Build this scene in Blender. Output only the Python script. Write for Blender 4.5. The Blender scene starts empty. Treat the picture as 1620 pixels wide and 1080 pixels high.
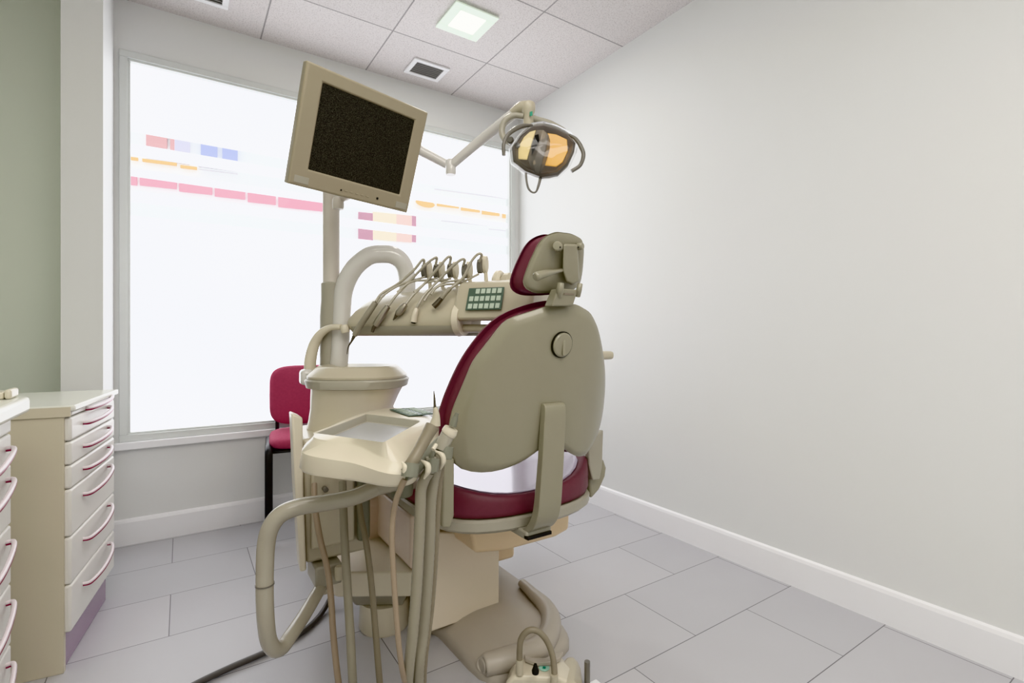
import bpy, bmesh, math, random
from mathutils import Vector, Matrix, noise
random.seed(4)
R = math.radians
C = bpy.context.scene.collection
WM = {}                                             # world matrices of the things and parts

# ------------------------------------------------------------------ materials
def srgb(r, g, b):
    def f(v):
        v /= 255.
        return v / 12.92 if v <= .04045 else ((v + .055) / 1.055) ** 2.4
    return (f(r), f(g), f(b), 1)

def mat(name, col, rough=.45, metal=0., var=.04, scale=9., bump=0., bscale=300., coat=0., spec=.5, emit=None, es=0., trans=0., alpha=1.):
    m = bpy.data.materials.new(name); m.use_nodes = True
    nt = m.node_tree; N = nt.nodes; L = nt.links
    b = N['Principled BSDF']
    b.inputs['Roughness'].default_value = rough
    b.inputs['Metallic'].default_value = metal
    b.inputs['Coat Weight'].default_value = coat
    b.inputs['Specular IOR Level'].default_value = spec
    b.inputs['Transmission Weight'].default_value = trans
    b.inputs['Alpha'].default_value = alpha
    tc = N.new('ShaderNodeTexCoord')
    if var > 0:
        nz = N.new('ShaderNodeTexNoise'); nz.inputs['Scale'].default_value = scale; nz.inputs['Detail'].default_value = 4
        L.new(tc.outputs['Object'], nz.inputs['Vector'])
        mx = N.new('ShaderNodeMix'); mx.data_type = 'RGBA'
        mx.inputs[6].default_value = [c * (1 - var) for c in col[:3]] + [1]
        mx.inputs[7].default_value = [min(1, c * (1 + var)) for c in col[:3]] + [1]
        L.new(nz.outputs['Fac'], mx.inputs[0]); L.new(mx.outputs[2], b.inputs['Base Color'])
    else:
        b.inputs['Base Color'].default_value = col
    if bump > 0:
        nb = N.new('ShaderNodeTexNoise'); nb.inputs['Scale'].default_value = bscale; nb.inputs['Detail'].default_value = 3
        L.new(tc.outputs['Object'], nb.inputs['Vector'])
        bp = N.new('ShaderNodeBump'); bp.inputs['Strength'].default_value = bump; bp.inputs['Distance'].default_value = .002
        L.new(nb.outputs['Fac'], bp.inputs['Height']); L.new(bp.outputs['Normal'], b.inputs['Normal'])
    if emit:
        b.inputs['Emission Color'].default_value = emit; b.inputs['Emission Strength'].default_value = es
    return m

M = {}
M['cream'] = mat('cream_plastic', srgb(190, 183, 163), .32, var=.03, coat=.2)
M['shell'] = mat('backrest_plastic', srgb(150, 146, 127), .28, var=.04, scale=3, coat=.3)
M['pedestal'] = mat('pedestal_panel', srgb(226, 215, 197), .35, var=.02)
M['pale'] = mat('pale_plastic', srgb(214, 207, 188), .3, var=.02, coat=.2)
M['peach'] = mat('peach_plastic', srgb(226, 204, 172), .35, var=.04)
M['peach2'] = mat('peach_metal_cover', srgb(222, 206, 190), .35, var=.04)
M['greyp'] = mat('grey_plastic', srgb(168, 164, 150), .35, var=.04)
M['greyd'] = mat('dark_grey_plastic', srgb(118, 115, 107), .35, var=.05)
M['basegrey'] = mat('base_grey', srgb(178, 171, 160), .4, var=.04)
M['hose'] = mat('hose_rubber', srgb(152, 147, 131), .4, var=.06, scale=30)
M['hosep'] = mat('hose_pink', srgb(158, 143, 124), .4, var=.06, scale=30)
M['hosed'] = mat('hose_tan', srgb(140, 132, 114), .4, var=.06, scale=30)
M['greenp'] = mat('green_grey_plastic', srgb(130, 131, 117), .35, var=.05)
M['tube'] = mat('painted_tube', srgb(172, 167, 152), .25, var=.03, coat=.3)
M['tubew'] = mat('grey_white_tube', srgb(212, 210, 206), .2, var=.02, coat=.4)
M['polep'] = mat('pole_paint', srgb(205, 199, 190), .3, var=.02)
M['maroon'] = mat('maroon_vinyl', srgb(112, 62, 74), .42, var=.12, scale=60, bump=.25, bscale=900)
M['maroonf'] = mat('maroon_fabric', srgb(172, 78, 104), .85, var=.15, scale=80, bump=.4, bscale=700)
M['plasticover'] = mat('clear_plastic_seat_cover', srgb(176, 164, 184), .16, var=.04, coat=.6)
M['black'] = mat('black_metal', srgb(24, 24, 26), .4, var=.05)
M['blackp'] = mat('black_plastic', srgb(14, 14, 14), .4, var=.05)
M['metal'] = mat('brushed_metal', srgb(176, 170, 156), .28, metal=.85, var=.06, scale=40)
M['metald'] = mat('dark_metal', srgb(110, 104, 92), .3, metal=.8, var=.06, scale=40)
M['steel'] = mat('steel_tray', srgb(196, 198, 200), .25, metal=.35, var=.03)
M['keygreen'] = mat('keypad_green', srgb(88, 106, 94), .4, var=.06)
M['key'] = mat('key_membrane', srgb(186, 200, 184), .4, var=.03)
M['cabw'] = mat('cabinet_laminate', srgb(228, 226, 220), .35, var=.015)
M['cabside'] = mat('cabinet_side_laminate', srgb(208, 200, 180), .45, var=.03, scale=4)
M['worktop'] = mat('worktop_laminate', srgb(226, 227, 218), .25, var=.015)
M['kick'] = mat('purple_kickboard', srgb(150, 122, 148), .22, var=.05, coat=.4)
M['pull'] = mat('pull_white_pink', srgb(226, 216, 219), .3, var=.03)
M['pullm'] = mat('pull_maroon', srgb(140, 28, 66), .3, var=.03)
M['skirt'] = mat('skirting_white', srgb(238, 238, 240), .3, var=.01)
M['alu'] = mat('window_aluminium', srgb(214, 217, 215), .35, var=.03)
M['wall'] = mat('wall_paint', srgb(224, 225, 224), .55, var=.012, scale=2, bump=.05, bscale=60)
M['wallg'] = mat('green_grey_wall_paint', srgb(226, 231, 220), .6, var=.02, scale=2)
M['green'] = mat('green_mark', srgb(0, 140, 110), .4, var=.05)
M['mint'] = mat('mint_sticker', srgb(176, 222, 206), .4, var=.02)
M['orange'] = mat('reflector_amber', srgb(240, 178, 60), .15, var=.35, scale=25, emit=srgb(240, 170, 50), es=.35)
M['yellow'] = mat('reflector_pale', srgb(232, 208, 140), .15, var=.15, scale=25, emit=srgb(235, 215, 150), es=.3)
M['lampbrown'] = mat('lamp_brown', srgb(140, 130, 116), .3, var=.06)
M['cream2'] = mat('monitor_casing', srgb(160, 151, 130), .4, var=.03)
M['cable'] = mat('floor_cable_rubber', srgb(92, 90, 88), .4, var=.05)

def screen_mat():
    m = bpy.data.materials.new('monitor_screen'); m.use_nodes = True
    nt = m.node_tree; N = nt.nodes; L = nt.links; b = N['Principled BSDF']
    tc = N.new('ShaderNodeTexCoord'); nz = N.new('ShaderNodeTexNoise'); nz.inputs['Scale'].default_value = 420
    nz.inputs['Detail'].default_value = 2; nz.inputs['Roughness'].default_value = .8
    rp = N.new('ShaderNodeValToRGB'); rp.color_ramp.elements[0].position = .42; rp.color_ramp.elements[1].position = .68
    rp.color_ramp.elements[0].color = (.004, .004, .004, 1); rp.color_ramp.elements[1].color = (.09, .085, .07, 1)
    L.new(tc.outputs['Object'], nz.inputs['Vector']); L.new(nz.outputs['Fac'], rp.inputs[0]); L.new(rp.outputs[0], b.inputs['Base Color'])
    b.inputs['Roughness'].default_value = .6; b.inputs['Specular IOR Level'].default_value = .25
    return m
M['screen'] = screen_mat()

def floor_mat():
    m = bpy.data.materials.new('floor_tiles'); m.use_nodes = True
    nt = m.node_tree; N = nt.nodes; L = nt.links; b = N['Principled BSDF']
    tc = N.new('ShaderNodeTexCoord'); mp = N.new('ShaderNodeMapping')
    mp.inputs['Location'].default_value = (FLX, FLY, 0)
    br = N.new('ShaderNodeTexBrick'); br.offset = .5; br.inputs['Scale'].default_value = 1
    br.inputs['Brick Width'].default_value = .615; br.inputs['Row Height'].default_value = .3365
    br.inputs['Mortar Size'].default_value = .0016; br.inputs['Mortar Smooth'].default_value = .2; br.inputs['Bias'].default_value = 0
    br.inputs['Color1'].default_value = srgb(188, 188, 192); br.inputs['Color2'].default_value = srgb(197, 196, 199)
    br.inputs['Mortar'].default_value = srgb(112, 110, 114)
    nz = N.new('ShaderNodeTexNoise'); nz.inputs['Scale'].default_value = 3.5; nz.inputs['Detail'].default_value = 5
    mx = N.new('ShaderNodeMix'); mx.data_type = 'RGBA'; mx.blend_type = 'MULTIPLY'; mx.inputs[0].default_value = .35
    rp = N.new('ShaderNodeValToRGB'); rp.color_ramp.elements[0].color = (.82, .82, .82, 1); rp.color_ramp.elements[1].color = (1, 1, 1, 1)
    L.new(tc.outputs['Object'], mp.inputs[0]); L.new(mp.outputs[0], br.inputs['Vector']); L.new(tc.outputs['Object'], nz.inputs['Vector'])
    L.new(nz.outputs['Fac'], rp.inputs[0]); L.new(br.outputs['Color'], mx.inputs[6]); L.new(rp.outputs[0], mx.inputs[7])
    L.new(mx.outputs[2], b.inputs['Base Color'])
    b.inputs['Roughness'].default_value = .38; b.inputs['Specular IOR Level'].default_value = .4
    return m
FLX, FLY = .3455, -.098
M['floor'] = floor_mat()

def ceil_mat():
    m = bpy.data.materials.new('ceiling_tiles'); m.use_nodes = True
    nt = m.node_tree; N = nt.nodes; L = nt.links; b = N['Principled BSDF']
    tc = N.new('ShaderNodeTexCoord'); mp = N.new('ShaderNodeMapping'); mp.inputs['Location'].default_value = (.227, .28, 0)
    br = N.new('ShaderNodeTexBrick'); br.offset = 0; br.inputs['Scale'].default_value = 1
    br.inputs['Brick Width'].default_value = .6; br.inputs['Row Height'].default_value = .59
    br.inputs['Mortar Size'].default_value = .004; br.inputs['Mortar Smooth'].default_value = .1; br.inputs['Bias'].default_value = 0
    br.inputs['Color1'].default_value = srgb(214, 209, 208); br.inputs['Color2'].default_value = srgb(222, 217, 216)
    br.inputs['Mortar'].default_value = srgb(160, 156, 156)
    nz = N.new('ShaderNodeTexNoise'); nz.inputs['Scale'].default_value = 160; nz.inputs['Detail'].default_value = 4
    rp = N.new('ShaderNodeValToRGB'); rp.color_ramp.elements[0].color = (.62, .6, .6, 1); rp.color_ramp.elements[1].color = (1, 1, 1, 1)
    rp.color_ramp.elements[0].position = .34; rp.color_ramp.elements[1].position = .5
    mx = N.new('ShaderNodeMix'); mx.data_type = 'RGBA'; mx.blend_type = 'MULTIPLY'; mx.inputs[0].default_value = .55
    L.new(tc.outputs['Object'], mp.inputs[0]); L.new(mp.outputs[0], br.inputs['Vector']); L.new(tc.outputs['Object'], nz.inputs['Vector'])
    L.new(nz.outputs['Fac'], rp.inputs[0]); L.new(br.outputs['Color'], mx.inputs[6]); L.new(rp.outputs[0], mx.inputs[7])
    L.new(mx.outputs[2], b.inputs['Base Color']); b.inputs['Roughness'].default_value = .8
    bp = N.new('ShaderNodeBump'); bp.inputs['Strength'].default_value = .3; bp.inputs['Distance'].default_value = .003
    L.new(nz.outputs['Fac'], bp.inputs['Height']); L.new(bp.outputs[0], b.inputs['Normal'])
    return m
M['ceil'] = ceil_mat()

def glass_mat(name, col, gloss=.08, opac=0.):
    m = bpy.data.materials.new(name); m.use_nodes = True
    nt = m.node_tree; N = nt.nodes; L = nt.links; N.clear()
    o = N.new('ShaderNodeOutputMaterial'); t = N.new('ShaderNodeBsdfTransparent'); t.inputs[0].default_value = col
    g = N.new('ShaderNodeBsdfGlossy'); g.inputs['Roughness'].default_value = .03
    lw = N.new('ShaderNodeLayerWeight'); lw.inputs[0].default_value = gloss
    mx = N.new('ShaderNodeMixShader')
    L.new(lw.outputs['Fresnel'], mx.inputs[0]); L.new(t.outputs[0], mx.inputs[1]); L.new(g.outputs[0], mx.inputs[2])
    if opac:
        d = N.new('ShaderNodeBsdfDiffuse'); d.inputs[0].default_value = (.9, .9, .9, 1)
        m2 = N.new('ShaderNodeMixShader'); m2.inputs[0].default_value = opac
        L.new(mx.outputs[0], m2.inputs[1]); L.new(d.outputs[0], m2.inputs[2]); L.new(m2.outputs[0], o.inputs[0])
    else:
        L.new(mx.outputs[0], o.inputs[0])
    return m
M['glass'] = glass_mat('window_glass', (.97, .98, .98, 1), .12)
M['clear'] = glass_mat('clear_lamp_cover', (.93, .93, .93, 1), .35, .06)

def emis(name, col, s):
    m = bpy.data.materials.new(name); m.use_nodes = True
    nt = m.node_tree; N = nt.nodes; L = nt.links; N.clear()
    o = N.new('ShaderNodeOutputMaterial'); e = N.new('ShaderNodeEmission'); e.inputs[0].default_value = col; e.inputs[1].default_value = s
    L.new(e.outputs[0], o.inputs[0]); return m

# ------------------------------------------------------------------ mesh helpers
def wm(p): return WM[p.name] if p is not None else Matrix.Identity(4)

def thing(name, label, cat, loc=(0, 0, 0), rz=0., group=None):
    o = bpy.data.objects.new(name, None); C.objects.link(o)
    o.location = loc; o.rotation_euler = (0, 0, rz); o.empty_display_size = .05
    o['label'] = label; o['category'] = cat
    if group: o['group'] = group
    WM[o.name] = Matrix.Translation(Vector(loc)) @ Matrix.Rotation(rz, 4, 'Z')
    return o

def build(name, bm, m, parent=None, world=True, bevel=0., seg=2, smooth=True, label=None, sub=0, angle=35):
    """link a bmesh as one object; world coordinates are brought into the parent's frame"""
    bmesh.ops.recalc_face_normals(bm, faces=bm.faces)
    if parent is not None and world:
        bm.transform(wm(parent).inverted())
    me = bpy.data.meshes.new(name); bm.to_mesh(me); bm.free()
    if smooth:
        me.shade_smooth()
        if not sub: me.set_sharp_from_angle(angle=R(angle))
    me.materials.append(m)
    o = bpy.data.objects.new(name, me); C.objects.link(o)
    if parent is not None:
        o.parent = parent; WM[o.name] = wm(parent)
    else:
        WM[o.name] = Matrix.Identity(4)
    if bevel:
        b = o.modifiers.new('bevel', 'BEVEL'); b.width = bevel; b.segments = seg; b.limit_method = 'ANGLE'; b.angle_limit = R(35)
        b.harden_normals = False
    if sub:
        s = o.modifiers.new('sub', 'SUBSURF'); s.levels = sub; s.render_levels = sub
    if label: o['label'] = label
    return o

def tag(o, label, cat, group=None, kind=None):
    if label: o['label'] = label
    if cat: o['category'] = cat
    if group: o['group'] = group
    if kind: o['kind'] = kind
    return o

def struct(o): o['kind'] = 'structure'; return o

def bbox(bm, c, s, rz=0., mtx=None):
    m = Matrix.Translation(Vector(c)) @ Matrix.Rotation(rz, 4, 'Z')
    if mtx is not None: m = mtx @ m
    r = bmesh.ops.create_cube(bm, size=1., matrix=m @ Matrix.Diagonal((s[0], s[1], s[2], 1)))
    return r['verts']

def box(name, c, s, m, parent=None, rz=0., bevel=.003, seg=2, world=True, label=None, mtx=None):
    bm = bmesh.new(); bbox(bm, c, s, rz, mtx)
    return build(name, bm, m, parent, world, bevel, seg, label=label)

def span(name, a, b, m, parent=None, bevel=.003, seg=2, world=True, label=None):
    return box(name, [(a[i] + b[i]) / 2 for i in range(3)], [abs(b[i] - a[i]) for i in range(3)], m, parent, 0, bevel, seg, world, label)

def spline(pts, n=8):
    P = [Vector(p) for p in pts]
    if len(P) < 3: return P
    Q = [P[0] * 2 - P[1]] + P + [P[-1] * 2 - P[-2]]
    out = []
    for i in range(1, len(Q) - 2):
        for k in range(n):
            t = k / n; a, b, c, d = Q[i - 1:i + 3]
            out.append(.5 * ((2 * b) + (-a + c) * t + (2 * a - 5 * b + 4 * c - d) * t * t + (-a + 3 * b - 3 * c + d) * t ** 3))
    out.append(P[-1]); return out

def tube_bm(bm, pts, r, n=12, sm=8, flat=1., up=None, caps=True, ribs=0.):
    """sweep a circle along a smooth path; r is one radius or one for each control point"""
    P = spline(pts, sm) if sm else [Vector(p) for p in pts]
    k = len(pts)
    def rad(i):
        if not isinstance(r, (list, tuple)): v = r
        else:
            f = i / (len(P) - 1) * (k - 1); a = min(int(f), k - 2); v = r[a] + (r[a + 1] - r[a]) * (f - a)
        if ribs and i % 2: v *= 1 + ribs
        return v
    t = (P[1] - P[0]).normalized()
    nrm = Vector(up) if up else (Vector((0, 0, 1)) if abs(t.z) < .9 else Vector((1, 0, 0)))
    nrm = (nrm - t * nrm.dot(t)).normalized()
    rings = []
    for i, p in enumerate(P):
        if i == 0: t = P[1] - P[0]
        elif i == len(P) - 1: t = P[-1] - P[-2]
        else: t = P[i + 1] - P[i - 1]
        t.normalize(); nrm = (nrm - t * nrm.dot(t)).normalized(); bn = t.cross(nrm)
        q = rad(i)
        rings.append([bm.verts.new(p + (nrm * math.cos(2 * math.pi * j / n) * q * flat + bn * math.sin(2 * math.pi * j / n) * q)) for j in range(n)])
    for a, b in zip(rings, rings[1:]):
        for j in range(n): bm.faces.new((a[j], a[(j + 1) % n], b[(j + 1) % n], b[j]))
    if caps:
        bm.faces.new(rings[0][::-1]); bm.faces.new(rings[-1])

def tube(name, pts, r, m, parent=None, n=12, sm=8, flat=1., up=None, label=None, world=True, ribs=0., caps=True):
    bm = bmesh.new(); tube_bm(bm, pts, r, n, sm, flat, up, caps, ribs)
    return build(name, bm, m, parent, world, label=label, angle=50)

def lathe_bm(bm, prof, a, axis=(0, 0, 1), n=28, sx=1., sy=1.):
    """prof: (radius, height) pairs turned about the axis through a"""
    ax = Vector(axis).normalized(); q = Vector((0, 0, 1)).rotation_difference(ax).to_matrix(); a = Vector(a); rings = []
    for r, h in prof:
        if r < 1e-6: rings.append([bm.verts.new(a + q @ Vector((0, 0, h)))]); continue
        rings.append([bm.verts.new(a + q @ Vector((r * sx * math.cos(2 * math.pi * j / n), r * sy * math.sin(2 * math.pi * j / n), h))) for j in range(n)])
    for u, v in zip(rings, rings[1:]):
        for j in range(n):
            if len(u) == 1 and len(v) == 1: continue
            if len(u) == 1: bm.faces.new((u[0], v[(j + 1) % n], v[j]))
            elif len(v) == 1: bm.faces.new((u[j], u[(j + 1) % n], v[0]))
            else: bm.faces.new((u[j], u[(j + 1) % n], v[(j + 1) % n], v[j]))
    if len(rings[0]) > 1: bm.faces.new(rings[0][::-1])
    if len(rings[-1]) > 1: bm.faces.new(rings[-1])

def lathe(name, prof, a, m, parent=None, axis=(0, 0, 1), n=28, sx=1., sy=1., label=None, world=True):
    bm = bmesh.new(); lathe_bm(bm, prof, a, axis, n, sx, sy)
    return build(name, bm, m, parent, world, label=label)

def loft_bm(bm, loops, cap0=True, cap1=True):
    rs = [[bm.verts.new(Vector(p)) for p in l] for l in loops]; n = len(rs[0])
    for a, b in zip(rs, rs[1:]):
        for j in range(n): bm.faces.new((a[j], a[(j + 1) % n], b[(j + 1) % n], b[j]))
    if cap0: bm.faces.new(rs[0][::-1])
    if cap1: bm.faces.new(rs[-1])

def loft(name, loops, m, parent=None, cap0=True, cap1=True, bevel=0., label=None, angle=35, seg=2, sub=0):
    bm = bmesh.new(); loft_bm(bm, loops, cap0, cap1)
    return build(name, bm, m, parent, bevel=bevel, label=label, angle=angle, seg=seg, sub=sub)

def prism(name, pts, off, m, parent=None, bevel=.004, seg=2, label=None):
    """a flat outline pushed along a vector"""
    o = Vector(off)
    return loft(name, [[Vector(p) for p in pts], [Vector(p) + o for p in pts]], m, parent, bevel=bevel, label=label, seg=seg)

def polar(pts, c, n=56, smooth=0):
    """resample a 2-d outline by angle about c"""
    P = [Vector(p[:2]) for p in pts]; c = Vector(c); out = []
    for k in range(n):
        a = 2 * math.pi * k / n; d = Vector((math.cos(a), math.sin(a))); best = 0
        for i in range(len(P)):
            p, q = P[i] - c, P[(i + 1) % len(P)] - c; e = q - p
            den = d.x * e.y - d.y * e.x
            if abs(den) < 1e-9: continue
            t = (p.x * e.y - p.y * e.x) / den; s = (p.x * d.y - p.y * d.x) / den
            if -1e-6 <= s <= 1 + 1e-6 and t > best: best = t
        out.append(best)
    for _ in range(smooth):
        out = [(out[i - 1] + 2 * out[i] + out[(i + 1) % n]) / 4 for i in range(n)]
    return [(c.x + out[k] * math.cos(2 * math.pi * k / n), c.y + out[k] * math.sin(2 * math.pi * k / n)) for k in range(n)]

# ================================================================== the room
XR, YW, ZC = 2.145, 3.16, 2.73
XL, YB = -1.35, -2.2
def slab(name, a, b, m): return struct(span(name, a, b, m, bevel=0))
slab('floor', (XL - .1, YB - .1, -.1), (XR + .1, YW + .12, 0), M['floor'])
slab('ceiling', (XL - .1, YB - .1, ZC), (XR + .1, YW + .12, ZC + .1), M['ceil'])
slab('wall_right', (XR, YB, 0), (XR + .1, YW, ZC), M['wall'])
slab('wall_left', (XL - .1, YB, 0), (XL, YW, ZC), M['wallg'])
slab('wall_front', (XL, YB - .1, 0), (XR, YB, ZC), M['wall'])
# window wall with its opening; the piece beyond the column is painted green grey
WX0, WX1, WZ0, WZ1 = -.262, 2.105, .515, 2.475
bm = bmesh.new()
for a, b in (((-.42, YW, 0), (XR + .1, YW + .12, WZ0)), ((-.42, YW, WZ1), (XR + .1, YW + .12, ZC)),
             ((-.42, YW, WZ0), (WX0, YW + .12, WZ1)), ((WX1, YW, WZ0), (XR + .1, YW + .12, WZ1))):
    bbox(bm, [(a[i] + b[i]) / 2 for i in range(3)], [b[i] - a[i] for i in range(3)])
struct(build('wall_back', bm, M['wall'], smooth=False))
slab('wall_back_recess', (XL, YW, 0), (-.42, YW + .12, ZC), M['wallg'])
slab('wall_column', (-.419, 2.757, 0), (-.282, YW, ZC), M['wall'])
# skirting boards
def skirting(name, a, b, inward):
    bm = bmesh.new(); a, b, n = Vector(a), Vector(b), Vector(inward)
    prof = [(0, 0), (.014, 0), (.014, .112), (.010, .124), (.003, .13), (0, .13)]
    loft_bm(bm, [[p + n * q[0] + Vector((0, 0, q[1])) for q in prof] for p in (a, b)])
    return struct(build(name, bm, M['skirt'], smooth=False))
skirting('baseboard_right', (XR, YB, 0), (XR, YW, 0), (-1, 0, 0))
skirting('baseboard_back', (-.282, YW, 0), (XR, YW, 0), (0, -1, 0))
# window
win = bpy.data.objects.new('window_1', None); C.objects.link(win); win.location = ((WX0 + WX1) / 2, YW, WZ0)
win['kind'] = 'structure'; WM[win.name] = Matrix.Translation(win.location)
def frame_bm(x0, x1, z0, z1, w, ya, yb):
    bm = bmesh.new()
    for a, b in (((x0, z0), (x1, z0 + w)), ((x0, z1 - w), (x1, z1)), ((x0, z0 + w), (x0 + w, z1 - w)), ((x1 - w, z0 + w), (x1, z1 - w))):
        bbox(bm, ((a[0] + b[0]) / 2, (ya + yb) / 2, (a[1] + b[1]) / 2), (b[0] - a[0], yb - ya, b[1] - a[1]))
    return bm
build('frame', frame_bm(WX0 + .001, WX1 - .001, WZ0 + .001, WZ1 - .001, .034, YW - .012, YW + .05), M['alu'], win, bevel=.002)
build('frame_lip', frame_bm(WX0 + .022, WX1 - .022, WZ0 + .022, WZ1 - .022, .024, YW - .002, YW + .028), M['alu'], win, bevel=.002)
box('glass', ((WX0 + WX1) / 2, YW + .036, (WZ0 + WZ1) / 2), (WX1 - WX0 - .04, .006, WZ1 - WZ0 - .04), M['glass'], win, bevel=0)
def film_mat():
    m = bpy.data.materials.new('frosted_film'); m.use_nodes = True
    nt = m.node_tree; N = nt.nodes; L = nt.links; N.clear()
    o = N.new('ShaderNodeOutputMaterial'); e = N.new('ShaderNodeEmission'); e.inputs[1].default_value = 1.85  # the film's own emission stands in for daylight coming through it
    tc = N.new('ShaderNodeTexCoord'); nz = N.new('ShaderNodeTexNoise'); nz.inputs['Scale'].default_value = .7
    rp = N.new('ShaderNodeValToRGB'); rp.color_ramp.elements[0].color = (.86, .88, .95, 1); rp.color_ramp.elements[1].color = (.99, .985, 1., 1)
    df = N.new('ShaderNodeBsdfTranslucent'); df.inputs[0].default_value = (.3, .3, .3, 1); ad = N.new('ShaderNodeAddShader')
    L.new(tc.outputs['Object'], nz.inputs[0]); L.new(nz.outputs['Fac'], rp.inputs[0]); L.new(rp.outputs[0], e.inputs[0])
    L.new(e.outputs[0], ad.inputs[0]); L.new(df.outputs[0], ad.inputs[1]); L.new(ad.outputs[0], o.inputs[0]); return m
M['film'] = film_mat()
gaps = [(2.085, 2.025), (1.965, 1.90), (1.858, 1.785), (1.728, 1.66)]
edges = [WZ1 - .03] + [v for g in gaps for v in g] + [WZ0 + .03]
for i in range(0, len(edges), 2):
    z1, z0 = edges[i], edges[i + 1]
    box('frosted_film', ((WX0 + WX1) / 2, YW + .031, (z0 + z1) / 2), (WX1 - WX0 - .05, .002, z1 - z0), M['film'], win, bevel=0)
span('sill', (-.28, YW - .03, .478), (XR - .002, YW + .01, .516), M['skirt'], win, bevel=.004)

# ------------------------------------------------------------------ outside, seen through the clear bands
M['facade'] = mat('facade_white', srgb(250, 250, 250), .8, var=.01)
M['pink'] = mat('sign_pink', srgb(200, 140, 154), .6, var=.08, scale=4)
M['brick'] = mat('shutter_brown', srgb(178, 138, 138), .6, var=.06)
M['blueg'] = mat('shutter_blue', srgb(158, 164, 200), .6, var=.06)
M['lilac'] = mat('shutter_lilac', srgb(194, 190, 206), .6, var=.06)
M['ochre'] = mat('awning_ochre', srgb(226, 184, 120), .6, var=.05)
M['buff'] = mat('stone_buff', srgb(230, 214, 190), .6, var=.05)
M['salmon'] = mat('brick_salmon', srgb(224, 192, 182), .6, var=.05)
M['plum'] = mat('door_plum', srgb(150, 112, 124), .6, var=.08)
M['rail'] = mat('balcony_rail', srgb(172, 168, 172), .5, var=.05)
fa = R(7.4); ft = Vector((math.cos(fa), -math.sin(fa), 0)); fn = Vector((math.sin(fa), math.cos(fa), 0))
fac = thing('building', 'overexposed pale building across the street behind the clear window bands', 'building', (4, 8 + .3, 0))
def fbox(name, a, b, m, parent, dep=.03, pro=.02):
    """upright slab on the facade between two corner points"""
    a, b = Vector(a), Vector(b); c = (a + b) / 2 - fn * (pro)
    w = (b - a).dot(ft); h = abs(a.z - b.z)
    mt = Matrix.Translation(c) @ Matrix.Rotation(-fa, 4, 'Z') @ Matrix.Diagonal((abs(w), dep, h, 1))
    bm = bmesh.new(); bmesh.ops.create_cube(bm, size=1, matrix=mt); return build(name, bm, m, parent, smooth=False)
bm = bmesh.new(); mt = Matrix.Translation(Vector((4, 7.48, 3.5)) + fn * .13) @ Matrix.Rotation(-fa, 4, 'Z') @ Matrix.Diagonal((26, .2, 10, 1))
bmesh.ops.create_cube(bm, size=1, matrix=mt); build('wall', bm, M['facade'], fac, smooth=False)
FACADE_WINDOWS = [((-0.383, 8.05, 3.845), (-0.159, 8.021, 3.503), 'brick'), ((-0.124, 8.016, 3.852), (-0.076, 8.01, 3.484), 'brick'), ((-0.076, 8.01, 3.861), (0.093, 7.988, 3.494), 'lilac'),
                  ((0.216, 7.972, 3.83), (0.407, 7.947, 3.475), 'blueg'), ((0.466, 7.939, 3.849), (0.648, 7.916, 3.46), 'blueg')]
for a, b, m in FACADE_WINDOWS: fbox('shutter', a, b, M[m], fac)
def fstrip(name, p, q, h, m, parent, pro=.02):
    """a sloping-in-view but level band: same height all along the facade"""
    p, q = Vector(p), Vector(q); z = p.z
    return fbox(name, (p.x, p.y, z + h / 2), (q.x, q.y, z - h / 2), m, parent, pro=pro)
Q = [(-0.561, 8.073, 3.047), (-0.449, 8.058, 3.054), (-0.027, 8.003, 3.028), (0.377, 7.951, 3.012), (0.771, 7.9, 2.982), (1.154, 7.85, 2.956), (1.833, 7.762, 2.922)]
for p, q in zip(Q, Q[1:]):
    q = Vector(q) - ft * .03
    fstrip('sign_panel', p, q, .14, M['pink'], fac)
O = [(-0.561, 8.073, 3.315), (-0.469, 8.061, 3.313), (-0.423, 8.055, 3.312), (-0.055, 8.007, 3.293), (-0.013, 8.002, 3.291), (0.172, 7.978, 3.285)]
for p, q in ((O[0], O[1]), (O[2], O[3]), (O[4], O[5])): fstrip('ledge', p, q, .035, M['ochre'], fac)
RL = [((-0.383, 8.05, 3.368), (0.087, 7.989, 3.357)), ((-0.383, 8.05, 3.335), (0.087, 7.989, 3.323)), ((0.187, 7.976, 3.321), (0.648, 7.916, 3.301)), ((0.187, 7.976, 3.287), (0.648, 7.916, 3.266))]
for p, q in RL: fstrip('balcony_rail', p, q, .012, M['rail'], fac)
V = [((2.251, 7.708, 2.929), (2.467, 7.68, 2.502), 'plum'), ((2.467, 7.68, 2.953), (2.827, 7.633, 2.532), 'buff'), ((2.827, 7.633, 2.952), (3.068, 7.602, 2.531), 'salmon'), ((3.068, 7.602, 2.957), (3.14, 7.592, 2.537), 'plum')]
for a, b, m in V: fbox('shopfront_panel', a, b, M[m], fac, pro=.04)
W_ = [(3.485, 7.547, 3.198), (3.854, 7.499, 3.178), (3.899, 7.494, 3.172), (4.228, 7.451, 3.154), (4.274, 7.445, 3.148), (4.592, 7.404, 3.128), (4.652, 7.396, 3.124), (4.81, 7.375, 3.117)]
for p, q in ((W_[0], W_[1]), (W_[2], W_[3]), (W_[4], W_[5]), (W_[6], W_[7])): fstrip('awning', p, q, .075, M['ochre'], fac, pro=.05)
lathe('round_sign', [(0, 0), (.155, 0), (.155, .04), (0, .04)], Vector((3.285, 7.573, 3.175)) - fn * .08, M['ochre'], fac, axis=fn, sy=.36)
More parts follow.
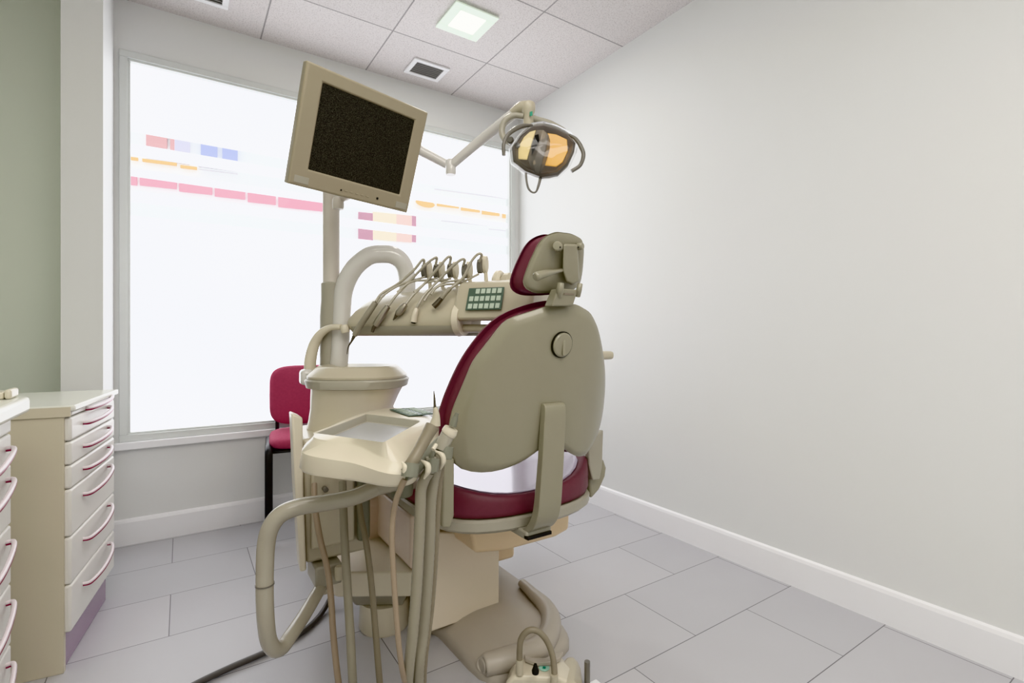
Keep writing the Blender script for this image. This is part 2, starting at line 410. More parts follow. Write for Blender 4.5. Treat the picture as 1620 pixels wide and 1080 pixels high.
for p, q in (((3.56, 7.538, 2.926), (4.379, 7.431, 2.877)), ((4.402, 7.428, 2.869), (4.81, 7.375, 2.851)), ((3.443, 7.553, 3.431), (4.81, 7.375, 3.362)), ((3.539, 7.54, 2.642), (4.32, 7.439, 2.601))):
    fstrip('balcony_rail', p, q, .016, M['rail'], fac, pro=.04)
st = struct(span('ground_outside', (-10, YW + .13, -.2), (16, 12, -.05), M['facade'], bevel=0))

# ================================================================== ceiling fittings
lt = thing('ceiling_light', 'square recessed glass ceiling light glowing white', 'light', (1.27, 2.363, ZC))
LX, LY = 1.27, 2.363
M['edgeglass'] = mat('green_edged_glass', srgb(222, 232, 220), .15, var=.03, emit=srgb(225, 240, 225), es=.25)
M['lightface'] = emis('lit_diffuser', (1, 1, .93, 1), 6.)
bm = bmesh.new()
for a in range(4):
    mt = Matrix.Translation((LX, LY, ZC - .012)) @ Matrix.Rotation(a * math.pi / 2, 4, 'Z')
    bmesh.ops.create_cube(bm, size=1, matrix=mt @ Matrix.Translation((.1, .0225, 0)) @ Matrix.Diagonal((.05, .205, .008, 1)))
build('glass_frame', bm, M['edgeglass'], lt, bevel=.001)
span('housing', (LX - .08, LY - .08, ZC - .012), (LX + .08, LY + .08, ZC - .0005), M['skirt'], lt)
span('diffuser', (LX - .073, LY - .073, ZC - .017), (LX + .073, LY + .073, ZC - .0125), M['lightface'], lt, bevel=0)

M['ventd'] = mat('vent_dark', srgb(164, 162, 160), .5, var=.05)
M['ventl'] = mat('vent_slats', srgb(170, 168, 166), .5, var=.05)
def vent(label, x, y, w, d):
    t = thing('ceiling_vent', label, 'vent', (x, y, ZC), group='ceiling vents')
    build('frame', frame_flat(x, y, w, d, .028), M['skirt'], t, bevel=.002)
    span('backing', (x - w / 2 + .02, y - d / 2 + .02, ZC - .004), (x + w / 2 - .02, y + d / 2 - .02, ZC - .001), M['ventd'], t, bevel=0)
    bm = bmesh.new(); n = 7
    for i in range(n):
        yy = y - d / 2 + .035 + (d - .07) * i / (n - 1)
        bmesh.ops.create_cube(bm, size=1, matrix=Matrix.Translation((x, yy, ZC - .008)) @ Matrix.Rotation(R(35), 4, 'X') @ Matrix.Diagonal((w - .05, .010, .0015, 1)))
    build('slats', bm, M['ventl'], t, smooth=False)
def frame_flat(x, y, w, d, t):
    bm = bmesh.new(); z = ZC - .006
    for cx, cy, sx, sy in ((x, y - d / 2 + t / 2, w, t), (x, y + d / 2 - t / 2, w, t), (x - w / 2 + t / 2, y, t, d - 2 * t), (x + w / 2 - t / 2, y, t, d - 2 * t)):
        bbox(bm, (cx, cy, z), (sx, sy, .011))
    return bm
vent('small grey slatted ceiling vent beside the lit square light', 1.292, 2.94, .235, .19)
vent('slatted ceiling vent above the window, cut off by the top of the picture', .08, 2.86, .235, .19)

# ================================================================== cabinets
def bow_pull(parent, y0, y1, z, x=0., drop=.022, out=.03):
    """bowed bar handle along local y with its two ends on the drawer front"""
    ym = (y0 + y1) / 2
    pts = [(x - .002, y0, z - drop), (x + out * .55, y0 + .012, z - drop), (x + out, ym - .05, z - drop * .6), (x + out, ym + .05, z), (x + out * .5, y1 - .012, z + .004), (x - .002, y1, z + .004)]
    h = tube('handle', pts, .0052, M['pull'], parent, n=8, world=False, sm=6)
    pts = [(p[0] + .001, p[1], p[2] - .0045) for p in pts]
    tube('handle_inlay', pts, .0042, M['pullm'], h, n=8, world=False, sm=6, label='maroon underside of the handle')
    return h
# far cabinet
A8 = R(-7.2)
fcab = thing('drawer_cabinet', 'cream drawer cabinet under the window, tan side, purple kickboard', 'cabinet', (-.300, 2.067, 0), A8)
LEN = .50
span('side_panel', (-.52, -.004, 0), (-.006, .014, .796), M['cabside'], fcab, world=False, bevel=.001, label='tan side panel')
span('carcass', (-.52, .0145, .1195), (-.012, LEN, .795), M['cabw'], fcab, world=False, bevel=.001)
bm = bmesh.new(); bbox(bm, (-.018, LEN / 2 - .002, .0595), (.009, LEN - .03, .118)); build('kickboard', bm, M['kick'], fcab, False, .001, label='glossy purple kickboard')
zs = [.794, .717, .6425, .568, .418, .2685, .119]
for i in range(6):
    f = span('drawer', (-.011, .002, zs[i + 1] + .0012), (.011, LEN, zs[i] - .0012), M['cabw'], fcab, world=False, bevel=.008, seg=3)
    bow_pull(f, .115, .40, zs[i] - .022, .011, out=.03 if i < 3 else .034, drop=.012 if i < 3 else .024)
sh = span('pull_out_shelf', (-.011, .002, .797), (.012, LEN, .812), M['cabw'], fcab, world=False, bevel=.004)
bow_pull(sh, .14, .42, .812, .012, out=.024, drop=.008)
wt = thing('worktop', 'pale worktop with tan edge on the cabinet beside the window', 'worktop', (-.300, 2.067, .797), A8)
bm = bmesh.new(); pr = [(-.55, -.008), (.016, -.008), (.022, -.002), (.022, LEN + .008), (.016, LEN + .014), (-.55, LEN + .014)]
loft_bm(bm, [[(p[0], p[1], .0155) for p in pr], [(p[0], p[1], .034) for p in pr]])
build('top', bm, M['worktop'], wt, False, .004)
span('edge_band', (-.55, -.0095, -.0005), (.012, -.0055, .0295), M['cabside'], wt, world=False, bevel=0, label='tan edge strip')
# near cabinet
ncab = thing('drawer_cabinet', 'taller white drawer cabinet cut off by the left picture edge', 'cabinet', (-.372, 1.758, 0), 0)
NL = -1.15
span('carcass', (-.5, NL, .02), (-.012, -.002, .85), M['cabw'], ncab, world=False, bevel=.001)
bm = bmesh.new(); bbox(bm, (-.04, NL / 2, .06), (.02, -NL - .03, .118)); build('kickboard', bm, M['kick'], ncab, False, .001)
zn = [.849, .803, .726, .572, .423, .27, .12]
for c0, c1 in ((-.56, 0), (NL, -.565)):
    for i in range(6):
        f = span('drawer', (-.011, c0, zn[i + 1] + .0012), (.011, c1, zn[i] - .0012), M['cabw'], ncab, world=False, bevel=.006, seg=3)
        if i: bow_pull(f, c0 + .13, c1 - .045, zn[i] - .035, .011, out=.034, drop=.02)
wt2 = thing('worktop', 'white rounded worktop end at the left picture edge, nearest', 'worktop', (-.372, 1.758, .851), 0)
bm = bmesh.new(); pr = [(-.52, NL), (.045, NL), (.045, .01), (.03, .026), (-.52, .026)]
loft_bm(bm, [[(p[0], p[1], 0) for p in pr], [(p[0], p[1], .041) for p in pr]])
build('top', bm, M['worktop'], wt2, False, .012, 4)
tr = thing('plastic_tray', 'low cream plastic tray lying on the nearest worktop at left', 'tray', (-.62, 1.74, .8925), 0)
span('body', (-.2, -.03, 0), (.255, .03, .018), M['pale'], tr, world=False, bevel=.004, seg=3)
span('end_lip', (.256, -.034, 0), (.27, .034, .024), M['pale'], tr, world=False, bevel=.006, seg=3)

# ================================================================== visitor chair
vc = thing('visitor_chair', 'maroon padded chair with black metal legs by the window wall', 'chair', (.36, 2.74, 0), R(-8))
def cushion(name, w, d, t, mt, m, parent, dome=.012, r=.06, bend=0.):
    """rounded-rectangle pad in its own frame mt, w wide, d deep, t thick"""
    bm = bmesh.new(); out = []
    for k in range(48):
        a = 2 * math.pi * k / 48; ca, sa = math.cos(a), math.sin(a); e = .42
        out.append((abs(ca) ** e * math.copysign(1, ca) * w / 2, abs(sa) ** e * math.copysign(1, sa) * d / 2))
    loops = []
    for s, z in ((.0, 0), (.5, 0), (.9, 0), (.97, .12), (1, .35), (1, .6), (.975, .85), (.9, .97), (.6, 1.0), (.3, 1.02), (.0, 1.03)):
        s = max(s, .02)
        loops.append([mt @ Vector((x * s, y * s, z * t + (dome * (1 - s * s) if z > .9 else 0) + bend * (x * s / (w / 2)) ** 2)) for x, y in out])
    loft_bm(bm, loops)
    return build(name, bm, m, parent, False, angle=60)
cushion('seat', .47, .40, .05, Matrix.Translation((.235, .185, .475)), M['maroonf'], vc)
cushion('seat_underside', .45, .38, .015, Matrix.Translation((.235, .185, .459)), M['black'], vc, dome=0)
cushion('backrest', .47, .33, .05, Matrix.Translation((.235, .355, .71)) @ Matrix.Rotation(R(80), 4, 'X'), M['maroonf'], vc, bend=.02)
cushion('backrest_shell', .46, .32, .015, Matrix.Translation((.235, .36, .71)) @ Matrix.Rotation(R(80), 4, 'X'), M['black'], vc, dome=0, bend=.02)
for x in (0., .47):
    tube('leg', [(x, .0, 0), (x, .0, .3), (x, .002, .44), (x, .03, .478), (x, .12, .485), (x, .30, .485)], .013, M['black'], vc, world=False, flat=1.4, sm=6)
    tube('leg', [(x, .37, 0), (x, .34, .25), (x, .30, .44), (x, .29, .483)], .012, M['black'], vc, world=False, sm=5)
for x in (.04, .43):
    tube('back_support', [(x, .24, .468), (x, .34, .468), (x, .372, .50), (x, .376, .60), (x, .378, .66)], .010, M['black'], vc, world=False, flat=1.6, sm=6)
for y in (.08, .32):
    tube('crossbar', [(0, y, .452), (.47, y, .452)], .010, M['black'], vc, world=False, sm=0)

# ================================================================== patient chair
XC = .885
pc = thing('dental_chair', 'dental treatment chair with maroon upholstery and beige plastic back', 'chair', (.9, 1.55, 0))
def bsurf(x, z): return 1.13 - (z - .7) * .17 + .10 * (abs(x - XC) / .28) ** 2.2
OUT = [(0.9162, 1.1374), (0.8237, 1.13), (0.7112, 1.0916), (0.6454, 0.9828), (0.608, 0.8448), (0.603, 0.7743), (0.62, 0.6945), (0.6475, 0.677),
       (0.6993, 0.6713), (0.7459, 0.6802), (0.800, .700), (0.8326, 0.722), (0.870, 0.738), (0.9199, 0.728), (0.96, .702), (1.0048, 0.6788), (1.06, .676), (1.0956, 0.7005), (1.145, 0.7398), (1.166, .80), (1.158, 0.8674), (1.13, .93),
       (1.09, 0.9924), (1.035, 1.07), (0.9857, 1.1144)]
def pad(name, outline, cen, surf, t, m, parent, y_off=0., bulge=0., n=72, rs=(0.02, .3, .55, .75, .88, .95, 1.), rim=.012, sm=2, dish=1.):
    """a curved solid panel: rear face follows surf, front face t further on"""
    P = polar(outline, cen, n, sm); loops = []
    def pt(k, s, y): x = cen[0] + (P[k][0] - cen[0]) * s; z = cen[1] + (P[k][1] - cen[1]) * s; return (x, surf(x, z) + y_off + y, z)
    for s in rs: loops.append([pt(k, s * (1 - rim) if s == 1 else s, (rim * .9 if s == 1 else rim * .25 * (s ** 12)) - bulge * (1 - s ** 2)) for k in range(n)])
    for f, s in ((.3, 1.), (.7, 1.)): loops.append([pt(k, s, t * f + rim * .6 * (1 - f)) for k in range(n)])
    for s in rs[::-1]: loops.append([pt(k, s * (1 - rim * .8) if s == 1 else s, t + bulge * (1 - s ** 2) * dish) for k in range(n)])
    bm = bmesh.new(); loft_bm(bm, loops); return build(name, bm, m, parent, angle=60)
cen = (.885, .90)
pad('backrest_shell', OUT, cen, bsurf, .022, M['shell'], pc, bulge=.0, sm=1, n=96)
cush = [(cen[0] + (x - cen[0]) * 1.035, cen[1] + (z - cen[1]) * (1.055 if z > .9 else 1.0)) for x, z in OUT]
pad('backrest_cushion', cush, cen, bsurf, .052, M['maroon'], pc, y_off=.021, bulge=0., rim=.05, sm=6)
# round hatch on the back
dd = Vector((.8725, bsurf(.8725, 1.024), 1.024)); dn = Vector((.05, -1, -.17)).normalized()
hc = lathe('round_cap', [(0, 0), (.030, 0), (.034, .002), (.034, .005), (.030, .008), (.0, .008)], dd + dn * .001, M['shell'], pc, axis=dn)
lathe('cap_groove', [(.0345, -.001), (.037, -.001), (.037, .0035), (.0345, .0035), (.0345, -.001)], dd, M['blackp'], hc, axis=dn)
box('cap_ridge', dd + dn * .0095, (.009, .004, .058), M['shell'], hc, bevel=.0015, mtx=None)
# supporting strut on the back, sweeping forward under the seat
def strut_loop(y, z, w, t, xc=.862): return [(xc - w, y, z), (xc + w, y, z), (xc + w, y + t, z), (xc - w, y + t, z)]
prof = [(1.098, .862, .034), (1.088, .85, .036), (1.090, .80, .037), (1.098, .70, .038), (1.106, .62, .039), (1.112, .57, .0395), (1.124, .53, .040), (1.147, .50, .040), (1.172, .484, .040)]
pp = spline([(p[2], p[0], p[1]) for p in prof], 4)
loft('back_strut', [strut_loop(p.y, p.z, p.x, .020 + .012 * (i / len(pp))) for i, p in enumerate(pp)], M['shell'], pc, bevel=.004)
span('strut_foot', (.818, 1.165, .464), (.908, 1.30, .490), M['greyp'], pc, bevel=.006)
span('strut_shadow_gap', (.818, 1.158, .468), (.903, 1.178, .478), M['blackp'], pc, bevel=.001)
# headrest
HO = [(0.7914, 1.0281, 1.3098), (0.8218, 1.0243, 1.3224), (0.8733, 1.0241, 1.3231), (0.9135, 1.0267, 1.3144), (0.9317, 1.0341, 1.2897), (0.9487, 1.0529, 1.227), (0.9485, 1.0633, 1.1924),
      (0.9161, 1.069, 1.1735), (0.8508, 1.0714, 1.1653), (0.7874, 1.0723, 1.1624), (0.7606, 1.0693, 1.1725), (0.7504, 1.0636, 1.1913), (0.7597, 1.0482, 1.2427), (0.7752, 1.0337, 1.291)]
ho = [(p[0], p[2]) for p in HO]
hcn = (sum(p[0] for p in ho) / len(ho), sum(p[1] for p in ho) / len(ho))
def hsurf(x, z): return 1.07 - .3 * (z - 1.17) + 4. * max(0, abs(x - hcn[0]) - .04) ** 2
pad('headrest_shell', ho, hcn, hsurf, .014, M['shell'], pc, sm=1, n=64, rim=.02)
hq = [(hcn[0] + (x - hcn[0]) * 1.05, hcn[1] + (z - hcn[1]) * 1.03) for x, z in ho]
pad('headrest_cushion', hq, hcn, hsurf, .06, M['maroon'], pc, y_off=.015, rim=.08, sm=3, n=64)
hb = loft('headrest_bracket', [[(0.8271, 1.0126, 1.2881), (0.8757, 1.0116, 1.2912), (0.9071, 1.04, 1.1967), (0.8874, 1.0433, 1.1855), (0.8616, 1.0417, 1.1909), (0.8414, 1.0328, 1.2207)],
          [(0.8427, 1.0317, 1.2909), (0.8901, 1.0308, 1.2939), (0.9193, 1.0567, 1.2077), (0.8997, 1.0631, 1.1862), (0.8746, 1.06, 1.1966), (0.8557, 1.0504, 1.2287)]], M['shell'], pc, bevel=.006, seg=3)
lathe('hinge_cap', [(0, 0), (.011, 0), (.013, .004), (.013, .018), (.010, .022), (0, .023)], (0.8224, 1.0251, 1.2796), M['shell'], hb, axis=(-.75, -.6, 0), n=20)
lathe('hinge_cap', [(0, 0), (.009, 0), (.010, .004), (.010, .012), (.008, .016), (0, .016)], (0.8902, 1.0285, 1.2884), M['shell'], hb, axis=(.3, -.9, 0), n=20)
lathe('screw', [(0, 0), (.002, 0), (.002, .002), (0, .002)], (0.8107, 1.0053, 1.2756), M['blackp'], hb, axis=(-.3, -1, 0), n=10)
lathe('screw', [(0, 0), (.002, 0), (.002, .002), (0, .002)], (0.8772, 1.0121, 1.283), M['blackp'], hb, axis=(-.3, -1, 0), n=10)
tube('headrest_lever', [(0.8525, 1.0437, 1.2244), (0.8051, 1.0219, 1.2137), (0.7651, 1.0095, 1.2048), (0.7376, 1.0071, 1.1964), (0.7314, 1.0067, 1.1944)], [.005, .006, .010, .012, .008], M['shell'], pc, n=14)
NK = [(0.8057, 1.0332, 1.1259), (0.8782, 1.0325, 1.1282), (0.8824, 1.0245, 1.155), (0.8913, 1.0194, 1.172), (0.8179, 1.0195, 1.1716), (0.8135, 1.0244, 1.1553)]
hn = prism('headrest_neck', NK, (0, .035, 0), M['shell'], pc, bevel=.004, seg=3)
tube('neck_arm', [(0.8264, 1.0301, 1.153), (0.8229, 1.0204, 1.1686), (0.8249, 1.0204, 1.1852)], [.0085, .010, .009], M['shell'], hn, n=14)
tube('neck_arm', [(0.8909, 1.0293, 1.1557), (0.8869, 1.0195, 1.1717), (0.8916, 1.0198, 1.1873)], [.0075, .008, .007], M['shell'], hn, n=14)
prism('neck_slot', [(0.8383, 1.0212, 1.1612), (0.8729, 1.0212, 1.1611), (0.8721, 1.0227, 1.156), (0.8373, 1.0226, 1.1562)], (0, .004, 0), M['lampbrown'], hn, bevel=0)
# seat
SX0, SX1 = .60, 1.17
seat_out = [(.63, 1.29), (.70, 1.235), (.80, 1.205), (1.0, 1.205), (1.11, 1.235), (1.185, 1.30), (1.195, 1.45), (1.185, 2.2), (1.12, 2.42), (.885, 2.47), (.65, 2.42), (.605, 2.2), (.60, 1.45)]
P = polar(seat_out, (.885, 1.8), 80, 2)
def sc(s, dz, k=0): return [(.885 + (x - .885) * s, 1.8 + (y - 1.8) * (1 - (1 - s) * .45), dz(x, y, s) if callable(dz) else dz) for x, y in P]
SEAT_UP = .035
def stop(x, y, s):
    e = abs((x - .885) * s) / .285; u = (1.8 + (y - 1.8) * (1 - (1 - s) * .45))
    rear = max(0, (1.42 - u) / .2)
    return .560 + .075 * min(1, e) ** 2.5 + .02 * rear
loft('seat_cushion', [sc(.93, .523), sc(.985, .527), sc(1., .54), sc(1., lambda x, y, s: (.54 + stop(x, y, 1)) / 2), sc(.99, lambda x, y, s: stop(x, y, 1) - .012),
     sc(.96, stop), sc(.88, stop), sc(.75, stop), sc(.55, stop), sc(.3, stop), sc(.05, stop)], M['maroon'], pc, angle=70)
loft('seat_plastic_cover', [sc(.90, lambda x, y, s: stop(x, y, s) + .001), sc(.90, lambda x, y, s: stop(x, y, s) + .004), sc(.75, lambda x, y, s: stop(x, y, s) + .004), sc(.55, lambda x, y, s: stop(x, y, s) + .004),
     sc(.3, lambda x, y, s: stop(x, y, s) + .004), sc(.05, lambda x, y, s: stop(x, y, s) + .004)], M['plasticover'], pc, angle=70, label='clear glossy plastic cover over the maroon seat')
loft('seat_pan', [sc(.88, .478), sc(.975, .482), sc(1.01, .492), sc(1.012, .516), sc(.99, .522)], M['greyp'], pc, angle=40)
# side hinges
hr = prism('hinge_arm', [(1.1606, 1.285, 0.6827), (1.2311, 1.285, 0.7185), (1.2251, 1.285, 0.5912), (1.2133, 1.285, 0.5488), (1.1808, 1.285, 0.5497), (1.1634, 1.285, 0.6066)], (0, .022, 0), M['greyp'], pc, bevel=.004)
prism('hinge_cover', [(1.2369, 1.31, 0.6198), (1.2582, 1.31, 0.6034), (1.2706, 1.31, 0.5745), (1.2644, 1.31, 0.5439), (1.2369, 1.31, 0.5032), (1.1978, 1.31, 0.4768), (1.186, 1.31, 0.5428), (1.2037, 1.31, 0.5955)], (0, .06, 0), M['shell'], hr, bevel=.008, seg=3)
hl = prism('hinge_arm', [(0.5873, 1.22, 0.7196), (0.6175, 1.22, 0.7156), (0.6175, 1.22, 0.5612), (0.606, 1.22, 0.5293), (0.5817, 1.22, 0.5344)], (0, .03, 0), M['shell'], pc, bevel=.005, seg=3)
prism('hinge_cover', [(0.5702, 1.235, 0.6425), (0.5851, 1.235, 0.6537), (0.5945, 1.235, 0.6384), (0.5964, 1.235, 0.5299), (0.5702, 1.235, 0.5355)], (0, .05, 0), M['cream'], hl, bevel=.006, seg=3)
# arm rest at the right
tube('armrest_post', [(1.20, 1.62, .47), (1.215, 1.62, .60), (1.24, 1.58, .80), (1.26, 1.53, .963)], .016, M['greyp'], pc)
span('armrest', (1.235, 1.31, .962), (1.312, 1.62, .992), M['cream'], pc, bevel=.012, seg=3)
# under the seat: lift mechanism
loft('lift_arm_cover', [[(0.7708, 1.42, 0.4565), (0.7939, 1.42, 0.3411), (0.9107, 1.42, 0.3216), (1.1276, 1.42, 0.3203), (1.1896, 1.42, 0.3343), (1.1956, 1.42, 0.4331)],
     [(x, y + .30, z) for x, y, z in ((0.7708, 1.42, 0.4565), (0.7939, 1.42, 0.3411), (0.9107, 1.42, 0.3216), (1.1276, 1.42, 0.3203), (1.1896, 1.42, 0.3343), (1.1956, 1.42, 0.4331))]], M['peach'], pc, bevel=.014, seg=4, label='yellowed peach plastic cover')
span('column_cover', (.93, 1.72, .13), (1.15, 2.0, .36), M['peach'], pc, bevel=.015, seg=3)
# pedestal
ped = [(0.6994, 1.56, 0.0487), (0.9731, 1.56, 0.0473), (0.9731, 1.56, 0.2655), (0.8545, 1.56, 0.3069), (0.8367, 1.56, 0.3466), (0.792, 1.56, 0.3653), (0.697, 1.56, 0.3858)]
prism('pedestal', ped, (0, .42, 0), M['pedestal'], pc, bevel=.006, seg=3)
span('base_column', (.74, 1.62, .03), (.98, 2.3, .20), M['basegrey'], pc, bevel=.02)
# base plate with its raised bumper
BP = [(.755, 1.30), (.78, 1.27), (1.06, 1.27), (1.12, 1.33), (1.13, 1.50), (1.18, 1.70), (1.17, 2.6), (.68, 2.6), (.69, 1.72), (.745, 1.60)]
bp_c = (.93, 1.7)
bpo = polar(BP, bp_c, 72, 1)
def bl(s, z): return [(bp_c[0] + (x - bp_c[0]) * s, bp_c[1] + (y - bp_c[1]) * s, z) for x, y in bpo]
loft('base_plate', [bl(1, 0), bl(1, .012), bl(.985, .028), bl(.93, .038), bl(.6, .06), bl(.2, .075)], M['basegrey'], pc, angle=50)
tube('base_bumper', [(0.7608, 1.3212, 0.045), (0.7734, 1.32, 0.045), (0.8336, 1.2997, 0.05), (0.9342, 1.289, 0.05), (1.0099, 1.3188, 0.05), (1.0838, 1.3935, 0.05), (1.1145, 1.4706, 0.055), (1.1242, 1.5721, 0.06), (1.1348, 1.6477, 0.06)],
     [.018, .034, .038, .038, .036, .034, .030, .022, .018], M['basegrey'], pc, n=20, flat=.9)
# peach motor cover in front of the pedestal
mc = span('motor_cover', (.645, 1.60, .255), (.715, 2.02, .44), M['peach2'], pc, bevel=.012, seg=3, label='peach metal motor cover')
loft('front_housing', [[(.60, 1.95, .22), (.80, 1.95, .22), (.80, 2.15, .22), (.60, 2.15, .22)], [(.585, 1.93, .40), (.80, 1.93, .40), (.80, 2.2, .40), (.585, 2.2, .40)], [(.60, 1.97, .47), (.80, 1.97, .47), (.80, 2.2, .47), (.60, 2.2, .47)]],
     M['peach2'], pc, bevel=.02, seg=3)

# ================================================================== dental unit
du = thing('dental_unit', 'cream dental unit cabinet with rinsing bowl and tall post', 'dental unit', (.45, 1.75, 0))
ux0, ux1 = .319, .516
# cabinet body: left face seen as a slim strip
ub = loft('cabinet_body', [[(ux0 - .012, 1.636, .73), (ux1 + .02, 1.636, .73), (ux1 + .03, 1.90, .73), (ux0 + .01, 1.90, .73)], [(ux0 - .008, 1.635, .62), (ux1 + .008, 1.635, .62), (ux1 + .01, 1.88, .62), (ux0 + .02, 1.88, .62)],
     [(ux0 + .0, 1.635, .345), (ux1, 1.635, .345), (ux1, 1.86, .345), (ux0 + .03, 1.86, .345)]], M['cream'], du, bevel=.01, seg=3)
loft('left_cover', [[(ux0 - .044, 1.62, .815), (ux0 - .012, 1.62, .80), (ux0 - .012, 1.69, .80), (ux0 - .040, 1.69, .815)], [(ux0 - .036, 1.61, .60), (ux0 - .012, 1.61, .60), (ux0 - .008, 1.70, .60), (ux0 - .030, 1.70, .60)],
     [(ux0 - .022, 1.61, .335), (ux0 - .003, 1.61, .335), (ux0 + .0, 1.70, .335), (ux0 - .014, 1.70, .335)]], M['pale'], du, bevel=.006, label='pale side cover')
span('rear_door', (ux0 + .012, 1.618, .39), (ux1 - .052, 1.634, .63), M['cream'], du, bevel=.008, seg=3)
span('rear_door', (ux0 + .152, 1.606, .385), (ux1 - .004, 1.634, .60), M['greenp'], du, bevel=.02, seg=4)
span('inner_recess', (ux0 + .11, 1.626, .56), (ux1 - .02, 1.636, .64), M['greyd'], du, bevel=.002)
lathe('door_latch', [(0, 0), (.008, 0), (.008, .02), (.006, .022), (0, .022)], (ux0 + .05, 1.617, .575), M['greyd'], du, axis=(0, -1, 0), n=16)
span('connector_block', (ux0 + .02, 1.60, .275), (ux0 + .10, 1.72, .34), M['greyp'], du, bevel=.006)
lathe('connector_cap', [(0, 0), (.013, 0), (.013, .035), (.010, .04), (0, .04)], (ux0 + .085, 1.58, .30), M['cream'], du, n=18)
# supporting arm between unit and patient chair
bm = bmesh.new()
AR = [(.435, 1.735), (.646, 1.60), (.71, 1.61), (.71, 1.98), (.45, 1.98), (.40, 1.85)]
loft_bm(bm, [[(x, y, .165) for x, y in AR], [(x, y, .25) for x, y in AR]])
build('support_arm', bm, M['pale'], du, bevel=.008, seg=3)
loft('arm_underside', [[(.47, 1.75, .164), (.65, 1.63, .164), (.69, 1.95, .164), (.47, 1.95, .164)], [(.51, 1.77, .10), (.65, 1.68, .10), (.68, 1.9, .10), (.51, 1.9, .10)]], M['greyp'], du, bevel=.006)
lathe('floor_foot', [(0, 0), (.085, 0), (.09, .01), (.086, .1), (0, .1)], (.615, 1.775, 0), M['pale'], du)
# cuspidor
CU = Vector((.515, 1.755, 0))
ca = math.atan2(1.6641 - 1.8441, .6553 - .3823)
def oval(z, a, b, e=.8, sh=0.):
    o = []
    for k in range(56):
        t = 2 * math.pi * k / 56; c, s = math.cos(t), math.sin(t)
        x = abs(c) ** e * math.copysign(a, c) + sh; y = abs(s) ** e * math.copysign(b, s)
        o.append((CU.x + x * math.cos(ca) - y * math.sin(ca), CU.y + x * math.sin(ca) + y * math.cos(ca), z))
    return o
loft('bowl_body', [oval(.70, .16, .10, sh=-.02), oval(.76, .145, .10, sh=-.02), oval(.80, .138, .105, sh=-.02), oval(.84, .145, .12, sh=-.01), oval(.872, .152, .13)], M['pale'], du, angle=50)
loft('bowl_rim', [oval(.872, .158, .14), oval(.874, .166, .146), oval(.898, .172, .15), oval(.904, .166, .146)], M['greyp'], du, angle=45)
loft('bowl_lid', [oval(.905, .164, .144), oval(.912, .165, .145), oval(.940, .137, .118), oval(.946, .128, .11), oval(.944, .11, .095), oval(.925, .06, .05)], M['cream'], du, angle=45)
tube('bowl_cover_hinge', [(0.419, 1.9157, 0.9275), (0.4749, 1.9148, 0.9373), (0.5337, 1.876, 0.9349), (0.5513, 1.8405, 0.9245)], .006, M['cream'], du)
# swan-neck water filler
tube('water_spout', [(0.3856, 1.9018, 0.9091), (0.3856, 1.9018, 0.9591), (0.397, 1.8943, 1.0159), (0.4155, 1.8701, 1.0568), (0.4414, 1.8411, 1.077), (0.4706, 1.8098, 1.0791)], [.021, .021, .019, .015, .011, .010], M['pale'], du, n=16, flat=1.)
lathe('spout_tip', [(0, 0), (.013, 0), (.015, .006), (.015, .02), (.011, .028), (0, .028)], (0.4837, 1.8012, 1.0589), M['pale'], du, axis=(-.2, .1, 1), n=18)
span('side_tap', (.345, 1.845, .875), (.39, 1.90, .93), M['tubew'], du, bevel=.014, seg=3)
# post
px_, py_ = .4607, 1.9122
tube('post', [(px_, py_, .80), (px_, py_, 1.66)], .030, M['polep'], du, sm=0, n=28)
lathe('post_sleeve', [(.031, 0), (.040, .004), (.040, .24), (.036, .30), (.036, .36), (.031, .364)], (px_, py_, .88), M['greyp'], du, n=28)
lathe('post_collar', [(.0, 0), (.037, 0), (.038, .02), (.036, .04), (.0, .04)], (px_, py_, 1.62), M['polep'], du, n=28)
# lamp arm goes out from the post top behind the monitor
tube('cross_arm', [(px_, py_, 1.655), (0.6308, 1.88, 1.8367), (0.7857, 1.83, 1.7679), (0.8815, 1.78, 1.7145)], [.022, .022, .019, .017], M['tubew'], du, sm=4, n=16)

# arched swing arm carrying the console
sa_ = thing('instrument_console', 'dentist instrument console on an arched white tube beside the chair', 'console', (.63, 1.72, 1.05))
tube('arched_arm', [(px_ + .01, py_ - .03, .88), (px_ + .02, py_ - .045, .98), (0.4911, 1.8801, 1.1429), (0.4989, 1.875, 1.2242), (0.528, 1.8558, 1.2939), (0.5707, 1.8277, 1.3381), (0.6128, 1.8119, 1.349), (0.6553, 1.7959, 1.3459), (0.6864, 1.7873, 1.3215), (0.704, 1.7877, 1.2755), (0.7079, 1.7851, 1.1806), (0.7081, 1.773, 1.1208)],
     [.032, .032, .033, .034, .034, .034, .034, .034, .033, .032, .031, .030], M['tubew'], sa_, n=24)
e1 = Vector((.571, -.821, 0)).normalized(); en = Vector((-.821, -.571, 0)).normalized(); O0 = Vector((.527, 1.8685, 1.05)) + e1 * .03
def cl(t, n, z): return O0 + e1 * t + en * n + Vector((0, 0, z))
prof = [(-.10, .004), (-.02, .0), (.05, .0), (.068, .006), (.078, .022), (.082, .034), (.083, .05), (.075, .075), (.050, .105), (.010, .135), (-.03, .155), (-.07, .158), (-.10, .14), (-.115, .09), (-.112, .03)]
loops = []
for t, s, zk in ((-.004, .3, .86), (.0, .5, .86), (.008, .7, .86), (.02, .86, .87), (.036, .95, .88), (.06, 1., .9), (.10, 1., .93), (.20, 1., 1.), (.30, 1., 1.06), (.44, 1., 1.12)):
    loops.append([cl(t, -.01 + (n + .01) * (.6 + .4 * s), .05 + (z * zk - .05) * s) for n, z in prof])
loft('console_body', loops, M['cream'], sa_, angle=40)
loops = []
